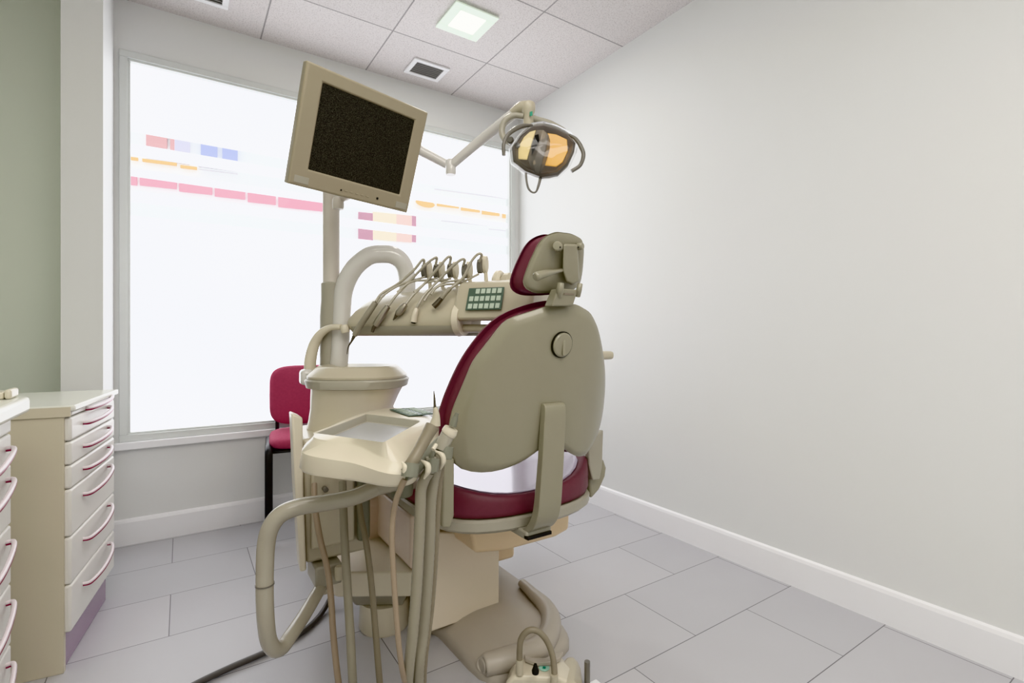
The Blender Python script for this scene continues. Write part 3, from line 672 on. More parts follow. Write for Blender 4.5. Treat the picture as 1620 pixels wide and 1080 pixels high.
for t, s in ((.018, .75), (.028, .92), (.05, 1.), (.44, 1.)):
    loops.append([cl(t, n * s, z) for n, z in ((-.09, -.003), (.05, -.003), (.072, .004), (.084, .020), (.087, .031), (-.09, .031))])
loft('lower_tray', loops, M['greyp'], sa_, angle=40)
loops = []
for t, s in ((.435, .93), (.45, 1.), (.67, 1.), (.69, .96), (.70, .85)):
    loops.append([cl(t, n * s, .115 + (z - .115) * s) for n, z in ((-.115, .05), (.08, .045), (.092, .052), (.088, .075), (.060, .150), (.05, .167), (.03, .175), (-.08, .178), (-.115, .16))])
loft('control_box', loops, M['cream'], sa_, angle=38, bevel=.004)
tube('flange', [cl(.435, .045, .05), cl(.455, .045, .05)], [.055, .052], M['pale'], sa_, sm=0, n=24)
tube('grab_bar', [cl(.45, .045, .022), cl(.69, .045, .022)], .013, M['cream'], sa_, sm=0, n=16)
# keypad on the sloping face of the control box
def keypad(parent, c, ex, ey, w, h, rows, kw, kh, skip=0):
    c, ex, ey = Vector(c), Vector(ex).normalized(), Vector(ey).normalized(); nn = ex.cross(ey).normalized()
    B = Matrix((ex, ey, nn)).transposed().to_4x4()
    def pl(name, x, y, sx, sy, d, m, par, o=0, bev=0.):
        bm = bmesh.new(); bmesh.ops.create_cube(bm, size=1, matrix=Matrix.Translation(c) @ B @ Matrix.Translation((x, y, o + d / 2)) @ Matrix.Diagonal((sx, sy, d, 1)))
        return build(name, bm, m, par, bevel=bev)
    k = pl('keypad', 0, 0, w, h, .003, M['keygreen'], parent, bev=.001)
    for r, cnt in enumerate(rows):
        for q in range(cnt):
            pl('key', w / 2 - (w * .92 / 6) * (q + .5) - w * .035, h / 2 - h * (r + .5) / len(rows), kw, kh, .0015, M['key'], k, .003, .0012)
kc = cl(.545, .074 + .005, .113)
keypad(sa_, kc + en * .001, e1, Vector((0, 0, 1)) * .075 - en * .028, .122, .076, (5, 6, 6), .0145, .017)
# holders with their paddles
HP = [(0.7289, 1.6365, 1.2799), (0.7581, 1.595, 1.2774), (0.7893, 1.5499, 1.2748), (0.8196, 1.5054, 1.2721), (0.8528, 1.4556, 1.2882)]
HS = [(0.7089, 1.6346, 1.2738), (0.7366, 1.5952, 1.2715), (0.7677, 1.5502, 1.2711), (0.7992, 1.5038, 1.2662), (0.8311, 1.4561, 1.2803)]
for p, q in zip(HP, HS):
    pd = tube('hose_paddle', [Vector(p) - e1 * .008, Vector(p) + e1 * .006], [.0155, .0145], M['pale'], sa_, sm=0, n=24, flat=1.95)
    tube('hose_clip', [Vector(q) - e1 * .006, Vector(q) + e1 * .008], [.013, .013], M['greyd'], pd, sm=0, n=18, flat=1.9)
    tube('paddle_arm', [Vector(p) + Vector((0, 0, -.015)), Vector(p) + Vector((0, 0, -.05)) - en * .005, Vector(p) + Vector((0, 0, -.095)) - en * .01], .007, M['pale'], pd, n=10)
# knobs at the right rear
bm = bmesh.new(); lathe_bm(bm, [(0, -.015), (.034, -.015), (.042, -.006), (.042, .006), (.034, .015), (0, .015)], (0.9, 1.4429, 1.2282), e1); build('side_knob', bm, M['pale'], sa_)
bm = bmesh.new(); lathe_bm(bm, [(0, -.02), (.03, -.02), (.040, -.008), (.040, .008), (.03, .02), (0, .02)], (0.9142, 1.4096, 1.2197), e1); build('side_knob', bm, M['cream'], sa_)

# handpieces lying on the console, each with its own hose
def handpiece(name, label, hose, body, br, bm_, tip, tr_, tm, ret=None, cat='dental handpiece'):
    t = thing(name, label, cat, body[-1], group='instruments on the console')
    tube('hose', hose, .0048, M['tube'], t, n=10)
    tube('grip', body, [v * 1.3 for v in br], bm_, t, n=14, sm=4)
    tube('tip', tip, [v * 1.25 for v in tr_], tm, t, n=12, sm=4)
    if ret: tube('return_hose', ret, .004, M['tube'], t, n=10)
    return t
handpiece('scaler_handpiece', 'leftmost console instrument, long slim with a thin hooked metal tip', [(0.7034, 1.6274, 1.2903), (0.7008, 1.616, 1.3085), ((0.691, 1.615, 1.3075)), (0.6667, 1.6346, 1.2708), (0.6237, 1.6657, 1.2273), (0.5724, 1.6795, 1.1931), (0.546, 1.6661, 1.1611)],
    [(0.546, 1.6661, 1.1611), (0.5219, 1.6785, 1.1182), (0.5069, 1.6995, 1.0864), (0.4917, 1.7207, 1.05)], [.007, .0085, .0085, .0075], M['hose'],
    [(0.4917, 1.7207, 1.05), (0.484, 1.7314, 1.0284), (0.4763, 1.742, 1.0088), (0.4732, 1.7463, 0.9849)], [.0055, .003, .0018, .001], M['metald'],
    [(0.7063, 1.6232, 1.2526), (0.6696, 1.6305, 1.24), (0.6216, 1.654, 1.2197), (0.5721, 1.6655, 1.1835), (0.5385, 1.6696, 1.1354)])
handpiece('turbine_handpiece', 'second console instrument from the left, thick body with metal end', [(0.7309, 1.5881, 1.29), (0.7295, 1.5748, 1.3144), (0.7182, 1.5759, 1.3114), (0.6956, 1.5933, 1.2901), (0.6459, 1.6344, 1.2259), (0.6032, 1.6287, 1.1824), (0.577, 1.6294, 1.1475)],
    [(0.577, 1.6294, 1.1475), (0.5651, 1.639, 1.1263), (0.5549, 1.6536, 1.1032), (0.546, 1.6661, 1.0842)], [.0075, .0095, .010, .0085], M['metal'],
    [(0.546, 1.6661, 1.0842), (0.5416, 1.6724, 1.0735), (0.5386, 1.6766, 1.0607)], [.0055, .005, .0045], M['metald'],
    [(0.7352, 1.5819, 1.2461), (0.6985, 1.5891, 1.238), (0.6565, 1.6267, 1.2324), (0.6096, 1.6342, 1.196)])
handpiece('micromotor', 'third console instrument from the left with a narrow pointed end', [(0.7619, 1.5432, 1.2872), (0.7601, 1.5301, 1.3134), (0.7475, 1.5332, 1.3105), (0.7252, 1.5504, 1.2788), (0.6916, 1.584, 1.2285), (0.6455, 1.5827, 1.1834), (0.6205, 1.5815, 1.1528)],
    [(0.6205, 1.5815, 1.1528), (0.6116, 1.5869, 1.1402), (0.6032, 1.5992, 1.1258), (0.5989, 1.6054, 1.1196)], [.007, .0095, .0095, .006], M['metal'],
    [(0.5989, 1.6054, 1.1196), (0.5946, 1.6115, 1.1091), (0.5903, 1.6177, 1.1008)], [.0055, .0035, .0015], M['metald'],
    [(0.766, 1.5371, 1.2437), (0.7336, 1.5534, 1.2347), (0.6964, 1.5845, 1.2288), (0.6502, 1.5833, 1.1942)])
handpiece('curing_handpiece', 'fourth console instrument from the left, pale grip pointing straight down', [(0.7919, 1.4989, 1.2843), (0.7898, 1.486, 1.3017), (0.7772, 1.4891, 1.3011), (0.7539, 1.5081, 1.2783), (0.7195, 1.5432, 1.2329), (0.6739, 1.5488, 1.1845), (0.6516, 1.5436, 1.154), (0.6441, 1.547, 1.1373)],
    [(0.6441, 1.547, 1.1373), (0.6394, 1.5463, 1.1226), (0.6367, 1.5503, 1.1061), (0.6353, 1.5524, 1.0936)], [.005, .007, .0085, .009], M['pale'],
    [(0.6353, 1.5524, 1.0936), (0.6346, 1.5534, 1.0895)], [.006, .006], M['blackp'],
    [(0.7959, 1.4929, 1.2372), (0.7638, 1.509, 1.2325), (0.7299, 1.5357, 1.2243), (0.6883, 1.5352, 1.1926), (0.6645, 1.5322, 1.1622)])
handpiece('water_syringe', 'rightmost console instrument, tan handle ending in a metal nozzle', [(0.8248, 1.4493, 1.2937), (0.8249, 1.4328, 1.3146), (0.8123, 1.4358, 1.316), (0.7946, 1.4466, 1.293), (0.7744, 1.4614, 1.2433), (0.7541, 1.4762, 1.2185), (0.7319, 1.478, 1.2029)],
    [(0.7319, 1.478, 1.2029), (0.7126, 1.4756, 1.1854), (0.7004, 1.4784, 1.1686)], [.0055, .0065, .0065], M['hose'],
    [(0.7004, 1.4784, 1.1686), (0.6904, 1.4857, 1.1543), (0.6804, 1.493, 1.1421)], [.0065, .0075, .0075], M['metald'],
    [(0.8248, 1.4493, 1.2538), (0.7967, 1.4677, 1.237), (0.7699, 1.4841, 1.2222), (0.7359, 1.5191, 1.219), (0.7069, 1.5309, 1.2079), (0.6855, 1.524, 1.1833)])

# ================================================================== monitor
def eul(rx, ry, rz): return Matrix.Rotation(rz, 4, 'Z') @ Matrix.Rotation(rx, 4, 'X') @ Matrix.Rotation(ry, 4, 'Y')
mo = thing('monitor', 'beige flat screen monitor with blank dark screen tilted over the unit', 'monitor', (.4617, 1.56, 1.628))
MM = Matrix.Translation((.4617, 1.5232, 1.6281)) @ eul(.3216, .0377, .2045)
def mbox(name, c, s, m, parent=mo, bev=.003, seg=2):
    bm = bmesh.new(); bmesh.ops.create_cube(bm, size=1, matrix=MM @ Matrix.Translation(c) @ Matrix.Diagonal((s[0], s[1], s[2], 1))); return build(name, bm, m, parent, bevel=bev, seg=seg)
W2, H2 = .2, .165
bm = bmesh.new()
def rect(w, h, y, cx=0, cz=0): return [MM @ Vector(p) for p in ((cx - w, y, cz - h), (cx + w, y, cz - h), (cx + w, y, cz + h), (cx - w, y, cz + h))]
sx, sz, scx, scz = .1525, .119, .004, .007
loft_bm(bm, [rect(.17, .13, .055), rect(W2 - .004, H2 - .004, .035), rect(W2, H2, .028), rect(W2, H2, .004), rect(W2 - .004, H2 - .004, 0), rect(sx + .004, sz + .004, -.0005, scx, scz), rect(sx, sz, .005, scx, scz)], True, False)
cas = build('casing', bm, M['cream2'], mo, bevel=.003, seg=3, angle=30)
mbox('screen', (scx, .0048, scz), (sx * 2 + .002, .001, sz * 2 + .002), M['screen'], bev=0)
for x in (-.173, .173): mbox('speaker_grille', (x + (0.008 if x < 0 else -.004), -.0006, -.146), (.042, .0016, .020), M['greyp'], bev=.0006)
mbox('power_button', (.079, -.0012, -.143), (.007, .003, .007), M['blackp'], bev=.002)
mbox('sensor', (-.044, -.0012, -.146), (.005, .003, .005), M['blackp'], bev=.002)
for k in range(5): mbox('menu_button', (-.028 + k * .018, -.0007, -.145), (.010, .0016, .004), M['cream2'], bev=.0007)
tube('mount_arm', [(px_ + .015, py_ - .04, 1.55), (px_ + .02, 1.75, 1.545), MM @ Vector((0, .075, -.03)), MM @ Vector((0, .054, -.01))], [.018, .018, .02, .025], M['polep'], mo, sm=5)
lathe('mount_joint', [(0, -.02), (.018, -.02), (.02, -.012), (.02, .012), (.016, .02), (0, .02)], (0.4639, 1.8263, 1.5175), M['polep'], mo, n=20)

# ================================================================== operating light
ol = thing('operating_light', 'dental operating light with clear cover and amber reflectors on a white arm', 'lamp', (1.0134, 1.3442, 1.6758))
tube('spring_arm', [(0.8516, 1.7143, 1.6929), (0.9209, 1.6088, 1.7694), (0.9611, 1.4984, 1.8141), (0.9798, 1.4381, 1.8365)], [.017, .0185, .019, .018], M['tubew'], ol, n=16, sm=4)
lathe('elbow_joint', [(0, -.035), (.018, -.035), (.020, -.028), (.020, .014), (.015, .022), (0, .022)], (0.8516, 1.7143, 1.6929), M['tubew'], ol, n=20)
lathe('pivot_housing', [(0, -.075), (.018, -.075), (.018, -.02), (.022, -.012), (.024, 0), (.024, .014), (.020, .020), (0, .021)], (0.994, 1.4049, 1.8275), M['cream'], ol, n=24)
tube('arm_socket', [(0.9726, 1.4669, 1.8278), (0.9815, 1.425, 1.8364), (0.994, 1.4049, 1.8318)], [.019, .021, .020], M['cream'], ol, n=18, sm=3)
prism('pivot_mark', [(0.9831, 1.3821, 1.8055), (0.9902, 1.3774, 1.8076), (0.9902, 1.3774, 1.7926), (0.9831, 1.3821, 1.7905)], (0, -.002, 0), M['green'], ol, bevel=0)
tube('yoke', [(0.9795, 1.4144, 1.8014), (0.9505, 1.4335, 1.8036), (0.9269, 1.4491, 1.7862), (0.9178, 1.4551, 1.7536), (0.9197, 1.4419, 1.7193), (0.9339, 1.4085, 1.6923)], [.010, .0105, .011, .011, .011, .011], M['greyp'], ol, n=14)
tube('yoke', [(0.9976, 1.4025, 1.7971), (1.0253, 1.3962, 1.7927), (1.0679, 1.3801, 1.7838), (1.1046, 1.3559, 1.7618), (1.1136, 1.326, 1.7319)], [.012, .012, .012, .010, .008], M['greyp'], ol, n=14)
lathe('tilt_knob', [(0, -.01), (.011, -.01), (.012, .008), (.008, .012), (0, .012)], (0.9103, 1.3882, 1.6935), M['greyd'], ol, axis=(-.6, -.6, 0), n=18)
lathe('tilt_knob', [(0, -.008), (.008, -.008), (.009, .008), (0, .01)], (0.9183, 1.3589, 1.6691), M['greyd'], ol, axis=(-.6, -.6, 0), n=18)
cov_px = [(0.9011, 1.3703, 1.6588), (0.9045, 1.368, 1.6153), (0.9374, 1.3464, 1.5842), (0.978, 1.3076, 1.5604), (1.0227, 1.2781, 1.5686), (1.0502, 1.26, 1.5995), (1.0674, 1.2486, 1.6448), (1.0774, 1.254, 1.6774), (1.073, 1.2809, 1.7144), (1.0425, 1.3129, 1.7395), (1.0134, 1.3442, 1.7564), (0.9815, 1.3652, 1.7521), (0.9365, 1.3708, 1.7102)]
cc = Vector((0, 0, 0))
for p in cov_px: cc += Vector(p) / len(cov_px)
vd = Vector((S_V := (.565, .815, .0))).normalized()           # from the room towards the lamp head, the way its back faces
def ringp(s, dd_, src=cov_px): return [cc + (Vector(p) - cc) * s + vd * dd_ for p in src]
loft('rear_housing', [ringp(.55, .085), ringp(.85, .06), ringp(.97, .03), ringp(.98, .012)], M['greyp'], ol, angle=60, sub=1, cap1=False)
loft('bezel', [ringp(.98, .012), ringp(.98, -.006), ringp(.90, -.012), ringp(.80, -.002), ringp(.78, .012)], M['lampbrown'], ol, cap0=False, cap1=False, angle=50)
loft('reflector_bowl', [ringp(.80, .008), ringp(.6, .035), ringp(.2, .045)], M['lampbrown'], ol, cap0=False, angle=60)
loft('clear_cover', [ringp(1.05, .01), ringp(1.07, -.006), ringp(1.03, -.022), ringp(.85, -.036), ringp(.5, -.045), ringp(.1, -.048)], M['clear'], ol, cap0=False, angle=70, label='clear plastic cover')
def plate(name, pts, m, push, th=.006): return prism(name, [Vector(p) + vd * push for p in pts], vd * th, m, ol, bevel=.002)
plate('reflector', [(0.9201, 1.3578, 1.665), (0.9356, 1.3475, 1.6981), (0.9512, 1.3372, 1.7147), (0.9685, 1.3258, 1.7209), (0.9581, 1.3327, 1.6816), (0.9443, 1.3418, 1.6236), (0.9201, 1.3578, 1.6257)], M['yellow'], -.004)
plate('reflector', [(0.9996, 1.3053, 1.7106), (1.0238, 1.2894, 1.7064), (1.0532, 1.27, 1.6898), (1.0549, 1.2688, 1.6505), (1.0411, 1.278, 1.6153), (1.0238, 1.2894, 1.6008), (0.9927, 1.3099, 1.6049), (1.0031, 1.303, 1.6505)], M['orange'], -.004)
bm = bmesh.new()
loft_bm(bm, [[(0.9626, 1.3178, 1.7189), (0.9741, 1.2922, 1.7127), (0.9908, 1.2871, 1.7005), (1.0021, 1.2917, 1.6839)], [(0.9488, 1.3268, 1.6715), (0.9516, 1.289, 1.652), (0.9718, 1.2757, 1.6439), (1.0004, 1.2928, 1.651)], [(0.9402, 1.3325, 1.6221), (0.9364, 1.2991, 1.5995), (0.9584, 1.2846, 1.5914), (0.9866, 1.3019, 1.6016)], [(0.9488, 1.3268, 1.5892), (0.9474, 1.3038, 1.5704), (0.9609, 1.2949, 1.5663), (0.9798, 1.3064, 1.5851)]])
build('bulb_shield', bm, M['lampbrown'], ol, bevel=.003)
loft('bulb_slot', [[(0.9485, 1.3054, 1.6932), (0.9546, 1.2931, 1.6944), (0.9533, 1.2879, 1.6722), (0.9427, 1.2973, 1.6447), (0.9389, 1.3094, 1.6273), (0.9412, 1.3127, 1.6573)], [(0.9544, 1.3135, 1.6972), (0.9605, 1.3011, 1.6984), (0.9592, 1.296, 1.6761), (0.9485, 1.3054, 1.6484), (0.9447, 1.3175, 1.6309), (0.947, 1.3208, 1.6611)]], M['blackp'], ol)
tube('handle', [(0.9698, 1.3489, 1.7459), (0.9356, 1.3475, 1.7354), (0.9037, 1.3446, 1.7189), (0.8706, 1.3424, 1.6904), (0.8535, 1.3418, 1.6563), (0.8535, 1.3418, 1.6202)], [.004, .007, .008, .0065, .006, .006], M['greyd'], ol, n=12)
tube('handle', [(1.0472, 1.25, 1.6984), (1.0577, 1.2311, 1.6802), (1.0646, 1.2145, 1.652), (1.0647, 1.2025, 1.6222), (1.0563, 1.2081, 1.59), (1.0328, 1.2235, 1.57)], [.004, .006, .007, .0065, .006, .006], M['greyd'], ol, n=12)
tube('lower_handle', [(0.9293, 1.3277, 1.5736), (0.9253, 1.3184, 1.546), (0.9304, 1.315, 1.5216), (0.9406, 1.3083, 1.5094), (0.9508, 1.3016, 1.5115), (0.9576, 1.2971, 1.5318), (0.9686, 1.3018, 1.5593)], [.004, .0035, .0035, .003, .003, .0045, .005], M['greyd'], ol, n=10)

# ================================================================== assistant tray
ZT = .82
at_ = thing('assistant_tray', 'cream assistant tray with sunken steel dish and small green keypad', 'tray', (0.5367, 1.5996, 0.7))
tc_ = Vector((0.3604, 1.1262, 0.82)); tc2 = (tc_.x, tc_.y)
top = [(0.2374, 1.1907, 0.82), (0.2745, 1.2546, 0.82), (0.3535, 1.3594, 0.82), (0.4756, 1.5048, 0.82), (0.5942, 1.6103, 0.82), (0.6287, 1.5688, 0.82), (0.6049, 1.3902, 0.82), (0.5707, 1.252, 0.82), (0.5514, 1.2177, 0.81), (0.5012, 1.152, 0.8), (0.4391, 1.0657, 0.79), (0.3981, 1.0147, 0.77), (0.3759, 1.0186, 0.775), (0.3542, 1.0555, 0.8), (0.3171, 1.1145, 0.81), (0.2669, 1.1587, 0.815)]
mid = [(0.2143, 1.1663, 0.795), (0.2625, 1.3018, 0.795), (0.373, 1.4342, 0.795), (0.5063, 1.6017, 0.795), (0.6353, 1.7216, 0.795), (0.6803, 1.6741, 0.795), (0.6458, 1.4355, 0.795), (0.5977, 1.2861, 0.795), (0.543, 1.1836, 0.79), (0.4917, 1.1151, 0.78), (0.4398, 1.0383, 0.77), (0.3964, 0.9824, 0.755), (0.3713, 0.9881, 0.755), (0.3403, 1.0345, 0.77), (0.2956, 1.086, 0.78), (0.2421, 1.1365, 0.785)]
bot = [(0.2107, 1.1752, 0.755), (0.2517, 1.2917, 0.755), (0.3655, 1.4056, 0.755), (0.4723, 1.4941, 0.755), (0.5849, 1.5851, 0.755), (0.6406, 1.5763, 0.755), (0.6307, 1.4019, 0.755), (0.5888, 1.2752, 0.752), (0.5418, 1.181, 0.75), (0.4822, 1.0937, 0.745), (0.4282, 1.0247, 0.74), (0.398, 0.9931, 0.735), (0.381, 0.9991, 0.735), (0.3468, 1.0335, 0.74), (0.3067, 1.0779, 0.745), (0.253, 1.1268, 0.75)]
dish = [(0.2587, 1.2279, 0.82), (0.4489, 1.4498, 0.82), (0.5369, 1.2505, 0.82), (0.3573, 1.0404, 0.82)]
NP = 96
def ringz(src, z, sm=2, s=1., dz=0.):
    """outline resampled about the tray centre; z None keeps the heights of the outline's own points"""
    P2 = polar(src, tc2, NP, sm)
    if z is None:
        zs_ = []
        for x, y in P2:
            ws = [(1 / ((p[0] - x) ** 2 + (p[1] - y) ** 2 + 4e-4) ** 1.5, p[2]) for p in src]
            zs_.append(sum(a * b for a, b in ws) / sum(a for a, b in ws) + dz)
        for _ in range(30): zs_ = [(zs_[k - 1] + 2 * zs_[k] + zs_[(k + 1) % NP]) / 4 for k in range(NP)]
    else: zs_ = [z] * NP
    return [(tc2[0] + (x - tc2[0]) * s, tc2[1] + (y - tc2[1]) * s, zz) for (x, y), zz in zip(P2, zs_)]
tb = loft('tray_body', [ringz(bot, None, 12, .90, -.008), ringz(bot, None, 12, .97, -.006), ringz(bot, None, 12), ringz(mid, None, 12), ringz(top, None, 10, 1.01, -.004), ringz(top, None, 10, .985, .001), ringz(dish, .8225, 0, 1.03), ringz(dish, .821, 0, 1.0)],
     M['pale'], at_, cap1=False, angle=50)
loft('dish_rim', [ringz(dish, .821, 0, 1.001), ringz(dish, .8205, 0, .985), ringz(dish, .803, 0, .945), ringz(dish, .8015, 0, .93), ringz(dish, .8015, 0, .05)], M['greyp'], at_, cap0=False, angle=30)
loft('steel_dish', [ringz(dish, .802, 0, .90), ringz(dish, .8035, 0, .89), ringz(dish, .8035, 0, .05)], M['steel'], at_, angle=30, label='shiny grey steel dish')
# keypad of the tray
ka, kb, kd = Vector((0.5224, 1.4211, 0.823)), Vector((0.5247, 1.2734, 0.823)), Vector((0.608, 1.5221, 0.823))
kx = (ka - kb).normalized(); ky = (kd - ka).normalized()
kcen = (kb + kd) / 2
ky = ky - kx * ky.dot(kx)
keypad(at_, kcen, kb - ka, ky, (ka - kb).length, .080, (6, 6), .0085, .026)
# green keypad of keys: two rows on the tray
# curved support tube
tube('support_tube', [(0.5667, 1.38, 0.6212), (0.4658, 1.286, 0.6554), (0.4303, 1.2974, 0.6483), (0.373, 1.3112, 0.6298), (0.3066, 1.3311, 0.6217), (0.2487, 1.3453, 0.6189), (0.2055, 1.3498, 0.6069), (0.1818, 1.3534, 0.5779), (0.1727, 1.3594, 0.5344), (0.1701, 1.3611, 0.4676), (0.1701, 1.3611, 0.3977), (0.1734, 1.365, 0.3405), (0.1808, 1.3781, 0.2893), (0.1958, 1.3922, 0.2546), (0.2168, 1.4142, 0.2391), (0.2433, 1.4447, 0.2463), (0.2877, 1.5112, 0.2521), (0.3324, 1.5776, 0.264), (0.3734, 1.6463, 0.272)],
     [.021, .021, .021, .021, .021, .021, .021, .021, .021, .0205, .0205, .020, .0195, .019, .019, .019, .019, .019, .019], M['tube'], at_, n=22)
lathe('tube_seam', [(.0205, 0), (.0222, 0), (.0222, .003), (.0205, .003), (.0205, 0)], (0.1701, 1.3611, 0.4366), M['greyd'], at_, n=24)
lathe('tray_joint', [(0, 0), (.028, 0), (.03, .01), (.03, .05), (0, .05)], (0.4992, 1.2999, 0.6156), M['greenp'], at_, n=20)
lathe('post_socket', [(0, -.01), (.024, -.01), (.026, 0), (.026, .05), (.02, .06), (0, .06)], (0.3734, 1.6463, 0.252), M['cream'], at_, n=20)
# holder bar with three open ring clips
hpts = [(0.3876, 1.0021, 0.7557), (0.4181, 1.018, 0.7609), (0.4536, 1.0425, 0.7757), (0.4918, 1.0652, 0.7922), (0.5234, 1.0803, 0.8066)]
hbx = tube('holder_bar', hpts, .014, M['greenp'], at_, n=14)
for p, r_ in (((0.3941, 0.9799, 0.7716), .0175), ((0.4583, 1.0154, 0.7653), .0160), ((0.5055, 1.0501, 0.7788), .0200)):
    lathe('clip_ring', [(r_ * .72, -.014), (r_ * .97, -.014), (r_, 0), (r_ * .97, .014), (r_ * .72, .014), (r_ * .72, -.014)], p, M['greenp'], hbx, axis=(.25, .18, 1), n=24)
for pts in ([(0.4226, 0.991, 0.785), (0.4317, 0.979, 0.7769), (0.4329, 0.9783, 0.7636), (0.4282, 0.9873, 0.7462)], [(0.4725, 1.03, 0.7912), (0.4833, 1.0169, 0.7825), (0.4857, 1.0153, 0.7684), (0.4831, 1.023, 0.7502)], [(0.3781, 0.9845, 0.7886), (0.3816, 0.9761, 0.7808), (0.3816, 0.9761, 0.7705), (0.3792, 0.9837, 0.76)]):
    tube('pale_band', pts, [.002, .0065, .0065, .002], M['pale'], hbx, n=12)

sy = thing('air_water_syringe', 'grey syringe with long pointed cream nozzle in the tray holder', 'syringe', (0.3933, 0.9744, 0.7834), group='tools in the assistant tray holder')
tube('grip', [(0.3897, 0.9828, 0.7743), (0.4004, 0.9817, 0.7887), (0.4184, 0.9878, 0.8102), (0.4379, 0.9929, 0.8365), (0.4511, 0.9962, 0.8536)], [.0125, .0125, .0125, .0135, .0155], M['hosed'], sy, n=18, sm=4)
tube('nozzle_sleeve', [(0.4556, 0.9932, 0.8564), (0.4579, 0.9917, 0.8727), (0.4573, 0.9921, 0.8864), (0.4556, 0.9932, 0.8945)], [.0125, .0085, .006, .004], M['cream'], sy, n=16, sm=4)
tube('nozzle', [(0.4556, 0.9932, 0.8932), (0.4548, 0.9937, 0.9136), (0.4539, 0.9943, 0.93)], [.0034, .0024, .001], M['metald'], sy, n=10, sm=3)
tube('trigger', [(0.4537, 0.9825, 0.8163), (0.4438, 0.977, 0.8078)], [.0045, .0045], M['pale'], sy, n=10, sm=0)
tube('hose', [(0.3898, 1.0007, 0.7491), (0.3832, 1.005, 0.7292), (0.379, 1.0198, 0.702), (0.377, 1.0331, 0.665), (0.3747, 1.0346, 0.6177), (0.377, 1.0331, 0.5501), (0.3815, 1.0301, 0.4691), (0.3919, 1.0353, 0.3682), (0.4121, 1.0578, 0.2862), (0.4467, 1.1069, 0.2153)], [.008] + [.0062] * 9, M['hosep'], sy, n=12)
sj = thing('saliva_ejector', 'small green tipped saliva ejector in the middle tray holder', 'suction tube', (0.4389, 1.0222, 0.7666), group='tools in the assistant tray holder')
tube('grip', [(0.4548, 1.0177, 0.7486), (0.456, 1.017, 0.7653), (0.4571, 1.0162, 0.7819)], [.0115, .012, .0115], M['greyp'], sj, n=16, sm=3)
tube('tip', [(0.4571, 1.0162, 0.7806), (0.4594, 1.0147, 0.7903), (0.4612, 1.0135, 0.7958)], [.0065, .0058, .0055], M['greenp'], sj, n=14, sm=3)
tube('hose', [(0.4536, 1.0185, 0.75), (0.4455, 1.0238, 0.7347), (0.4386, 1.0284, 0.7097), (0.4374, 1.0292, 0.675), (0.4351, 1.0307, 0.6056), (0.4304, 1.0338, 0.4958), (0.4235, 1.0384, 0.3972), (0.4203, 1.0524, 0.3142), (0.433, 1.092, 0.2223), (0.4638, 1.161, 0.014), (0.5084, 1.101, 0.013)], .0120, M['hose'], sj, n=18, sm=14, ribs=.03)
ev = thing('suction_handpiece', 'thick grey suction handpiece with cream cap in the rear tray holder', 'suction tube', (0.4997, 1.048, 0.7959), group='tools in the assistant tray holder')
tube('grip', [(0.4961, 1.0504, 0.7857), (0.5043, 1.0509, 0.8021), (0.5151, 1.0499, 0.8215)], [.0155, .0165, .0165], M['greyp'], ev, n=20, sm=3)
tube('cap', [(0.5151, 1.0499, 0.8215), (0.5175, 1.0482, 0.8259), (0.5212, 1.0458, 0.8347)], [.018, .0185, .0165], M['pale'], ev, n=20, sm=3)
tube('tip', [(0.5259, 1.0487, 0.8382), (0.5296, 1.0463, 0.8514), (0.532, 1.0447, 0.8602)], [.0085, .0078, .006], M['greenp'], ev, n=14, sm=3)
tube('tip_end', [(0.5308, 1.0455, 0.8544), (0.5345, 1.043, 0.8691)], [.0052, .0048], M['greenp'], ev, n=12, sm=0)
tube('hose', [(0.4949, 1.0512, 0.7799), (0.4833, 1.0468, 0.7477), (0.4773, 1.0508, 0.7117), (0.4725, 1.0539, 0.6614), (0.4701, 1.0555, 0.575), (0.4653, 1.0587, 0.4757), (0.4581, 1.0634, 0.3735), (0.4497, 1.069, 0.2943), (0.4694, 1.1159, 0.1785), (0.4921, 1.1618, 0.016), (0.5321, 1.116, 0.014)], [.0130] * 11, M['hose'], ev, n=20, sm=14, ribs=.03)
tube('second_hose', [(0.513, 1.0691, 0.78), (0.509, 1.0778, 0.7371), (0.504, 1.0811, 0.6775), (0.5003, 1.0835, 0.603), (0.4953, 1.0868, 0.4987), (0.4879, 1.0917, 0.3944), (0.4767, 1.0991, 0.2902), (0.4862, 1.1287, 0.1792), (0.5045, 1.1595, 0.012), (0.5472, 1.1118, 0.01)], [.0090] * 10, M['hosed'], ev, n=16, sm=14, ribs=.03)

# service hoses hanging down behind the tray
def hang(label, pts, r_, m_):
    o = tube('service_hose', pts, r_, m_, None, n=14, sm=10); return tag(o, label, 'hose', group='hoses hanging below the tray')
hang('leftmost tan and pink hose hanging under the assistant tray', [(0.3308, 1.5786, 0.6049), (0.3235, 1.5355, 0.5523), (0.3266, 1.4855, 0.4763), (0.3398, 1.4529, 0.396), (0.3436, 1.4264, 0.3182), (0.343, 1.4029, 0.2429), (0.3464, 1.3767, 0.1533), (0.3536, 1.3599, 0.076), (0.3523, 1.3063, 0.012), (0.4046, 1.2057, 0.01)], .0085, M['hosep'])
hang('thicker hose hanging beside the leftmost one under the tray', [(0.402, 1.5317, 0.6106), (0.3928, 1.4898, 0.5523), (0.385, 1.447, 0.4763), (0.38, 1.4024, 0.3705), (0.376, 1.3571, 0.2548), (0.3746, 1.3341, 0.1667), (0.3788, 1.3314, 0.0833), (0.3702, 1.2679, 0.014), (0.4265, 1.1776, 0.012)], .0115, M['hose'])
